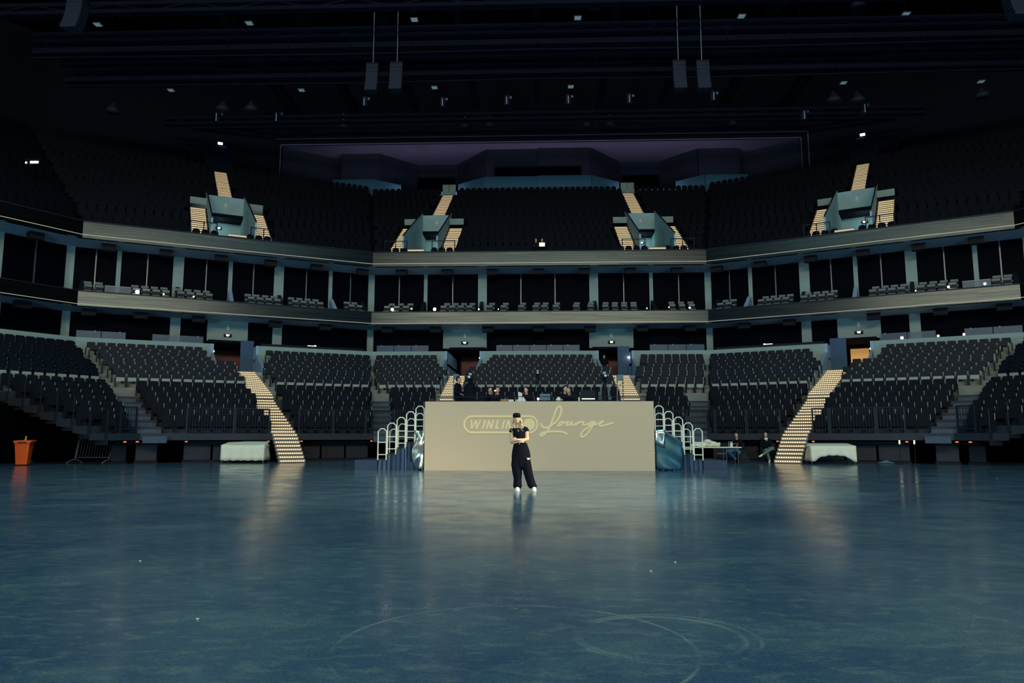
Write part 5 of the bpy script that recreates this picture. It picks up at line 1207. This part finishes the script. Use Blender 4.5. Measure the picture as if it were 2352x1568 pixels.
# orange wheeled bin
c = P(52, 1068, 30.2); r = empty('wheeled_bin', 'orange wheeled waste bin at the left edge of the floor', 'bin', (c.x, 30.2, 0)); r.rotation_euler = (0, 0, .35)
def sq(w, d, z, n=4): return [(-w, -d, z), (w, -d, z), (w, d, z), (-w, d, z)]
mb = MB(); mb.hexa(sq(.20, .22, .04) + sq(.265, .30, .93)); mb.build('bin_body', 'orange', r)
mb = MB(); mb.hexa(sq(.29, .33, .90) + sq(.30, .34, .97)); mb.build('bin_rim', 'orange', r)
mb = MB(); mb.box(-.15, .15, -.345, -.33, .915, .955); mb.build('handle_slot', 'black', r)
mb = MB(); mb.hexa([(-.31, -.35, .97), (.36, -.35, .97), (.36, .35, 1.0), (-.31, .35, 1.0), (-.30, -.34, 1.01), (.33, -.34, 1.01), (.33, .34, 1.04), (-.30, .34, 1.04)]); mb.build('lid', 'orange', r)
for s in (-1, 1): mb = MB(); mb.tube([(s * .23, .24, .10), (s * .29, .24, .10)], .10, 12); mb.build('wheel', 'black', r)
c2 = P(59, 1004, 30.3); o_ = empty('stick', 'short pale stick poking up from the orange bin', 'stick', (c2.x, 30.3, 1.0)); mb = MB(); mb.tube([(0, 0, 0), (.02, 0, .2)], .03, 8); mb.build('stick_shaft', 'yellow', o_)
mb = MB(); mb.tube([(-.05, 0, .04), (.05, 0, .04)], .015, 6); mb.build('grip', 'yellow', o_)
# crowd barrier leaning back on arched feet
a = P(172, 1062, 32.6); b = P(246, 1062, 32.2)
r = empty('crowd_barrier', 'grey steel crowd barrier with arched feet in the dark opening at left', 'barrier', (a.x, 32.5, 0))
t = (b.x - a.x)
mb = MB(); mb.tube([(0.05, 0, .18), (0.10, .12, 1.02), (.16, .13, 1.08), (t - .06, .1, 1.08), (t, .1, 1.02), (t - .05, -.1, .18)], .02, 7); mb.build('outer_frame', 'steel', r)
mb = MB(); mb.tube([(0.05, 0, .26), (t - .05, -.1, .26)], .018, 6); mb.build('lower_bar', 'steel', r)
for i in range(12): mb = MB(); x = .14 + (t - .28) * i / 11; mb.tube([(x - .02, 0, .26), (x + .03, .11, 1.08)], .009, 5); mb.build('bar', 'steel', r)
for x in (.05, t - .05): mb = MB(); mb.tube([(x - .28, -.15, .01), (x - .15, -.08, .12), (x, 0, .18), (x + .15, .08, .12), (x + .28, .12, .01)], .018, 6); mb.build('foot', 'steel', r)
# the long table with its load
a = P(1560, 1027, 33.0); b = P(1703, 1027, 33.0); zt = .73; Lx = b.x - a.x
r = empty('folding_table', 'long narrow white folding table beside the right stage steps', 'table', ((a.x + b.x) / 2, 33, 0))
mb = MB(); mb.box(-Lx / 2, Lx / 2, -.05, .65, zt - .045, zt); mb.build('table_top', 'white', r)
for x in (-Lx / 2 + .2, -Lx / 2 + 2.05, Lx / 2 - .15):
    for y in (0.03, .58): mb = MB(); mb.tube([(x, y, 0), (x, y, zt - .04)], .015, 6); mb.build('leg', 'steel', r)
mb = MB(); c = P(1624, 1027, 33.2)
for (dx, dy, dz, rx, rz_) in ((-.62, 0, .06, .14, .07), (-.42, .05, .09, .2, .09), (-.15, 0, .10, .24, .10), (.12, .03, .14, .24, .15), (.02, -.05, .22, .18, .12), (.30, 0, .12, .17, .12), (.42, 0, .08, .10, .09), (-.28, -.12, .0, .16, .08)):
    mb.ball((dx, dy, dz), (rx, .2, rz_), 12)
o = bake(mb, 'cloth_heap', 'cloth', .02, None, 1); o.location = (c.x, 33.2, zt); tag(o, 'crumpled heap of cream cloth on the long folding table', 'cloth')
c = P(1649, 1022, 33.2); mb = MB(); mb.ball((0, 0, .09), (.105, .1, .10), 12); mb.ball((.07, 0, .15), (.05, .04, .05), 8); mb.ball((0, 0, .02), (.08, .08, .03), 8)
o = bake(mb, 'helmet', 'cloth', .014, None, 1); o.location = (c.x, 33.2, zt); tag(o, 'small round cream bundle on the folding table beside the cloth heap', 'bundle')
for i, px in enumerate((1674, 1678.5, 1681.5)):
    c = P(px, 1022, 33.15); q = empty('water_bottle', 'slim clear bottle on the folding table, %s of three from left' % nth(i + 1), 'bottle', (c.x, 33.15, zt), 'bottles on the folding table')
    mb = MB(); mb.rings([(0, 0, 0, .032, .032), (0, 0, .15, .032, .032), (0, 0, .19, .013, .013), (0, 0, .205, .013, .013)], 10); mb.build('bottle_body', 'bluebox' if i == 0 else 'cloth', q); mb = MB(); mb.tube([(0, 0, .205), (0, 0, .23)], .015, 8); mb.build('cap', 'white', q)
c = P(1692, 1023, 33.1); mb = MB(); mb.rings([(0, 0, 0, .035, .035), (0, 0, .085, .045, .045)], 12); o = mb.build('cup', 'red', loc=(0, 0, 0)); o.location = (c.x, 33.1, zt); tag(o, 'small red cup on the folding table in front of the seated person', 'cup')
c = P(1615, 1050, 33.2); mb = MB(); mb.ball((0, 0, .045), (.09, .07, .045), 10); mb.ball((-.12, 0, .03), (.08, .05, .03), 8); o = bake(mb, 'rag', 'yellow', .012, None, 1); o.location = (c.x, 33.0, .0); tag(o, 'small yellow rag on the floor under the folding table', 'rag')
c = P(1703, 1062, 33.9); mb = MB(); mb.ball((0, 0, .2), (.27, .17, .22), 12); mb.ball((.06, 0, .36), (.16, .12, .12), 10); mb.box(-.25, .28, -.16, .16, 0, .14); o = bake(mb, 'backpack', 'black', .02, None, 2); o.location = (c.x + .05, 33.8, 0); tag(o, 'black rucksack on the floor beside the person in jeans', 'bag')
c = P(1718, 1060, 34.3); q = empty('water_bottle', 'small bottle on the floor between the two seated people', 'bottle', (c.x, 34.4, 0)); mb = MB(); mb.rings([(0, 0, 0, .035, .035), (0, 0, .17, .035, .035), (0, 0, .21, .014, .014)], 10); mb.build('bottle_body', 'bluebox', q); mb = MB(); mb.tube([(0, 0, .21), (0, 0, .24)], .017, 8); mb.build('cap', 'white', q)
c = P(2034, 1062, 33.6); mb = MB()
for dx, dz, rx, rz_ in ((-.2, .03, .14, .035), (0, .06, .2, .07), (.2, .04, .16, .045), (.05, .1, .1, .05)): mb.ball((dx, .03 * math.sin(dx * 20), dz), (rx, .14, rz_), 10)
o = bake(mb, 'plastic_sheet', 'bluebox', .014, None, 1); o.location = (c.x, 33.6, 0); tag(o, 'crumpled pale plastic sheet on the floor near the right stand', 'sheet')
# dark stacked chairs and a hand truck standing in front of the right lit stairs
c = P(1824, 1060, 34.4); q = empty('flight_case', 'dark equipment case on castors in front of the right lit stairs', 'case', (c.x, 34.4, 0)); q.rotation_euler = (0, 0, .1)
mb = MB(); mb.box(-.42, .42, -.25, .25, .12, .36); mb.build('case_body', 'black', q)
for sx in (-.35, .35): mb = MB(); mb.tube([(sx, -.2, .05), (sx + .03, -.2, .05)], .05, 8); mb.build('caster', 'rail', q)
mb = MB(); mb.tube([(.42, .1, .36), (.46, .1, .82)], .015, 5); mb.build('handle', 'steel', q)
# two upright light tubes
for i, px in enumerate((2066, 2100)):
    c = P(px, 1017, 32.7); q = empty('tube_light', 'short upright glowing tube in front of the right stand, %s one' % ('left', 'right')[i], 'lamp', (c.x, 32.7, 0), 'glowing tubes by the right stand')
    mb = MB(); mb.tube([(0, 0, .86), (0, 0, 1.14)], .028, 8); mb.build('tube', 'bulb', q); mb = MB(); mb.tube([(0, 0, 0), (0, 0, .86)], .015, 6); mb.build('stand', 'black', q); mb = MB(); mb.box(-.12, .12, -.12, .12, 0, .02); mb.build('base', 'black', q)
c = P(840, 1056, 31.5); mb = MB(); mb.box(-.38, .38, -.1, .1, 0, .09); o = mb.build('threshold_board', 'tan'); o.location = (c.x, 31.8, 0); tag(o, 'low wooden board on the floor left of the stage steps', 'board')
mb = MB()
# ------------------------------------------------------------------ things on the stage
DZ = 1.75
q = empty('guard_rail', 'thin dark rail running along the back of the stage panel', 'railing', (0, 26.9, DZ))
mb = MB(); mb.tube([(-3.9, 26.9, 2.62), (3.9, 26.9, 2.62)], .014, 5); part(mb, 'top_rail', 'rail', q)
for x in (-3.85, -2.3, -.8, .8, 2.3, 3.85): mb = MB(); mb.tube([(x, 26.9, DZ), (x, 26.9, 2.62)], .014, 5); part(mb, 'post', 'rail', q)
a = P(1096, 918, 28.0); b = P(1360, 918, 28.0)
r = empty('stage_table', 'long dark worktable along the middle of the stage', 'table', ((a.x + b.x) / 2, 28.0, DZ)); Lx = b.x - a.x
mb = MB(); mb.box(-Lx / 2, Lx / 2, -.25, .35, .70, .74); mb.build('table_top', 'black', r)
for x in (-Lx / 2 + .1, 0, Lx / 2 - .1):
    for y in (-.2, .3): mb = MB(); mb.tube([(x, y, 0), (x, y, .7)], .02, 6); mb.build('leg', 'rail', r)
ZT = DZ + .74
def on_table(px, Y, name, label, cat, mb, m, vox=None):
    x = P(px, 915, Y).x; o = bake(mb, name, m, vox) if vox else mb.build(name, m); o.location = (x, Y, ZT); tag(o, label, cat); return o
mb = MB(); mb.rings([(0, 0, 0, .16, .1), (0, 0, .04, .18, .12)], 14); q = on_table(1159, 27.85, 'food_tray', 'low tan tray heaped with pastries on the stage table', 'tray', mb, 'tan')
mb = MB()
for i in range(9): mb.ball((-.14 + .035 * i, .03 * (-1) ** i, .06 + .02 * math.sin(i * 2)), (.035, .05, .025), 8)
mb.build('pastry_heap', 'tan', q)['kind'] = 'stuff'
for px, w, h, lb in ((1176, .13, .07, 'left of a pair'), (1187, .10, .07, 'right of a pair')):
    mb = MB(); mb.box(-w, w, -.1, .1, 0, h * .85); q = on_table(px - (0 if w > .11 else 1), 27.85, 'takeaway_box', 'low white takeaway box on the stage table, ' + lb, 'box', mb, 'white'); mb = MB(); mb.box(-w - .005, w + .005, -.105, .105, h * .85, h); mb.build('lid', 'white', q)
mb = MB(); mb.hexa([(-.075, -.06, 0), (.075, -.06, 0), (.075, .06, 0), (-.075, .06, 0), (-.08, -.05, .36), (.07, -.05, .31), (.07, .05, .31), (-.08, .05, .36)]); mb.box(-.076, -.068, -.062, .0, .12, .125); on_table(1195, 27.8, 'paper_bag', 'tall white paper bag standing on the stage table', 'bag', mb, 'white')
mb = MB(); mb.box(-.07, .07, -.06, .06, 0, .07); mb.box(-.05, .03, -.05, .05, .07, .13); mb.box(-.045, .0, -.045, .045, .13, .18); on_table(1203, 27.75, 'cup_stack', 'small stepped white boxes beside the tall paper bag', 'box', mb, 'white')
x = P(1236, 912, 28.1).x; q = empty('globe_lamp', 'small glowing globe lamp on the stage table', 'lamp', (x, 28.1, ZT)); mb = MB(); mb.ball((0, 0, .11), .042, 10); mb.build('globe', 'bulb_hot', q, smooth=True); mb = MB(); mb.tube([(0, 0, 0), (0, 0, .07)], .03, 8); mb.build('base', 'tan', q)
mb = MB(); mb.ball((0, 0, .05), (.14, .1, .06), 12); mb.ball((-.02, 0, .11), (.07, .07, .06), 10); on_table(1284, 27.7, 'napkin', 'crumpled white cloth at the right of the stage table', 'cloth', mb, 'white', .012)
mb = MB(); mb.rings([(0, 0, 0, .02, .02), (0, 0, .03, .03, .03), (0, 0, .15, .04, .04)], 10); on_table(1330, 27.9, 'cup', 'tall white cup at the right of the stage table', 'cup', mb, 'white')
x = P(1252, 908, 28.0).x; q = empty('monitor', 'blue-grey screen in the middle of the stage table', 'monitor', (x, 28.1, ZT)); mb = MB(); mb.box(-.2, .2, 0, .03, .06, .3); mb.build('screen_panel', 'bluebox', q); mb = MB(); mb.box(-.03, .03, .0, .03, 0, .06); mb.build('stand', 'black', q); mb = MB(); mb.box(-.1, .1, -.05, .07, 0, .012); mb.build('base', 'black', q)
x = P(1352, 912, 28.2).x; q = empty('road_case', 'open black road case with white lit strips on the stage', 'case', (x, 28.4, DZ)); mb = MB(); mb.box(-.28, .28, 0, .3, 0, .62); mb.build('case_body', 'black', q); mb = MB(); mb.box(-.28, .28, .25, .3, .66, 1.2); mb.build('lid', 'black', q)
for z in (.62, ): mb = MB(); mb.box(-.25, .25, -.02, .0, z + .22, z + .26); mb.build('light_strip', 'screen', q)
for sx in (-1, 1): mb = MB(); mb.box(sx * .15 - .08, sx * .15 + .08, -.02, 0, .72, .76); mb.build('light_strip', 'screen', q)
# white cap worn by nobody: glowing ball on an added stand, behind the table
x = P(1139, 895, 28.9).x; q = empty('desk_lamp', 'small bright white lamp head above the left of the stage table', 'lamp', (x, 28.4, ZT)); mb = MB(); mb.ball((0, 0, .44), (.04, .04, .025), 8); mb.build('lamp_head', 'bulb', q); mb = MB(); mb.tube([(0, 0, 0), (0, 0, .42)], .008, 5); mb.build('stem', 'black', q); mb = MB(); mb.tube([(0, 0, 0), (0, 0, .015)], .05, 10); mb.build('base', 'black', q)
# cameras on tripods
def tripod(px, pyh, Y, label, drape=None, zb=DZ, w=.36):
    h = P(px, pyh, Y); r = empty('video_camera', label, 'camera', (h.x, Y, zb)); H = h.z - zb
    mb = MB(); mb.box(-.10, .10, -.28, .22, H - .12, H + .04); mb.build('camera_body', 'black', r)
    mb = MB(); mb.tube([(0, -.28, H - .04), (0, -.46, H - .04)], .07, 12); mb.tube([(0, -.46, H - .04), (0, -.50, H - .04)], .085, 12); mb.build('lens', 'black', r)
    mb = MB(); mb.tube([(0, -.502, H - .04), (0, -.505, H - .04)], .05, 12); mb.build('lens_glass', 'fix_emit', r)
    mb = MB(); mb.box(-.06, .06, -.05, .12, H + .04, H + .14); mb.build('viewfinder', 'fixture', r)
    mb = MB(); mb.ball((0, 0, H - .2), (.09, .09, .07), 10); mb.build('pan_head', 'rail', r)
    for q in range(3):
        a = q * 2.094 + .5; mb = MB(); mb.tube([(0, 0, H - .22), (w * math.cos(a), w * math.sin(a), .02)], [.03, .018], 6); mb.build('leg', 'rail', r)
    mb = MB(); mb.tube([(.05, .15, H - .22), (.12, .45, H - .38)], .014, 5); mb.build('pan_handle', 'black', r)
    if drape == 'dark':
        mb = MB(); mb.rings([(0, 0, .05, .36, .3), (0, 0, H * .4, .30, .26), (0, 0, H - .32, .2, .18), (0, 0, H - .25, .1, .1)], 14); mb.build('dark_cover', 'clothblack', r)
    if drape == 'clear':
        for sx in (-1, 1):
            mb = MB()
            for i in range(4): mb.hexa([(sx * (.14 + .03 * i), -.1 + .05 * i, H - .95), (sx * (.16 + .035 * i), -.1 + .05 * i, H - .98), (sx * (.16 + .035 * i), -.07 + .05 * i, H - .98), (sx * (.14 + .03 * i), -.07 + .05 * i, H - .95), (sx * .1, -.08, H - .3), (sx * .13, -.08, H - .34), (sx * .13, -.06, H - .34), (sx * .1, -.06, H - .3)])
            mb.build('plastic_cover', 'bluebox', r)
    return r
tripod(1080, 865, 29.2, 'large dark draped camera on a tripod at the left of the stage', 'dark')
tripod(1388, 862, 29.4, 'camera on a tripod with pale plastic covers at the right of the stage', 'clear')
tripod(1235, 856, 40.6, 'camera on a thin tripod among the seats behind the stage', None, 3.2, .3)
# lattice stand with a grey box, and its twin behind the standing person
for px, py, Y, lab in ((1424, 871, 28.6, 'lattice stand carrying a blue-grey box at the right end of the stage'), (1048, 869, 30.2, 'stand carrying a blue-grey box behind the standing person')):
    h = P(px, py, Y); r = empty('lattice_stand', lab, 'stand', (h.x, Y, DZ)); H = h.z - DZ
    mb = MB(); mb.box(-.12, .12, -.1, .1, H - .02, H + .17); mb.build('box_unit', 'bluebox', r)
    for sx in (-.11, .11):
        for sy in (-.1, .1): mb = MB(); mb.tube([(sx, sy, 0), (sx, sy, H - .02)], .013, 5); mb.build('upright', 'steel', r)
    mb = MB()
    for i in range(6):
        z0 = (H - .1) * i / 6; z1 = (H - .1) * (i + 1) / 6; s = 1 if i % 2 else -1; mb.tube([(-.11 * s, -.1, z0), (.11 * s, -.1, z1)], .008, 4)
    mb.build('web_lattice', 'steel', r)
# small litter on the floor
for px, py, lb in ((454, 1422, 'left foreground'), (1551, 1291, 'centre right'), (322, 1288, 'middle left'), (1495, 1312, 'beside the centre right speck'), (2291, 1099, 'far right')):
    d = cf + cr * ((px - 1176) / F) - cu * ((py - 784) / F); t = -CAMH / d.z; mb = MB(); mb.ball((0, 0, .004), (.012, .009, .005), 6); o = mb.build('paper_scrap', 'white'); o.location = (d.x * t, d.y * t, 0); tag(o, 'tiny white scrap of paper on the floor, ' + lb, 'scrap', 'scraps on the floor')
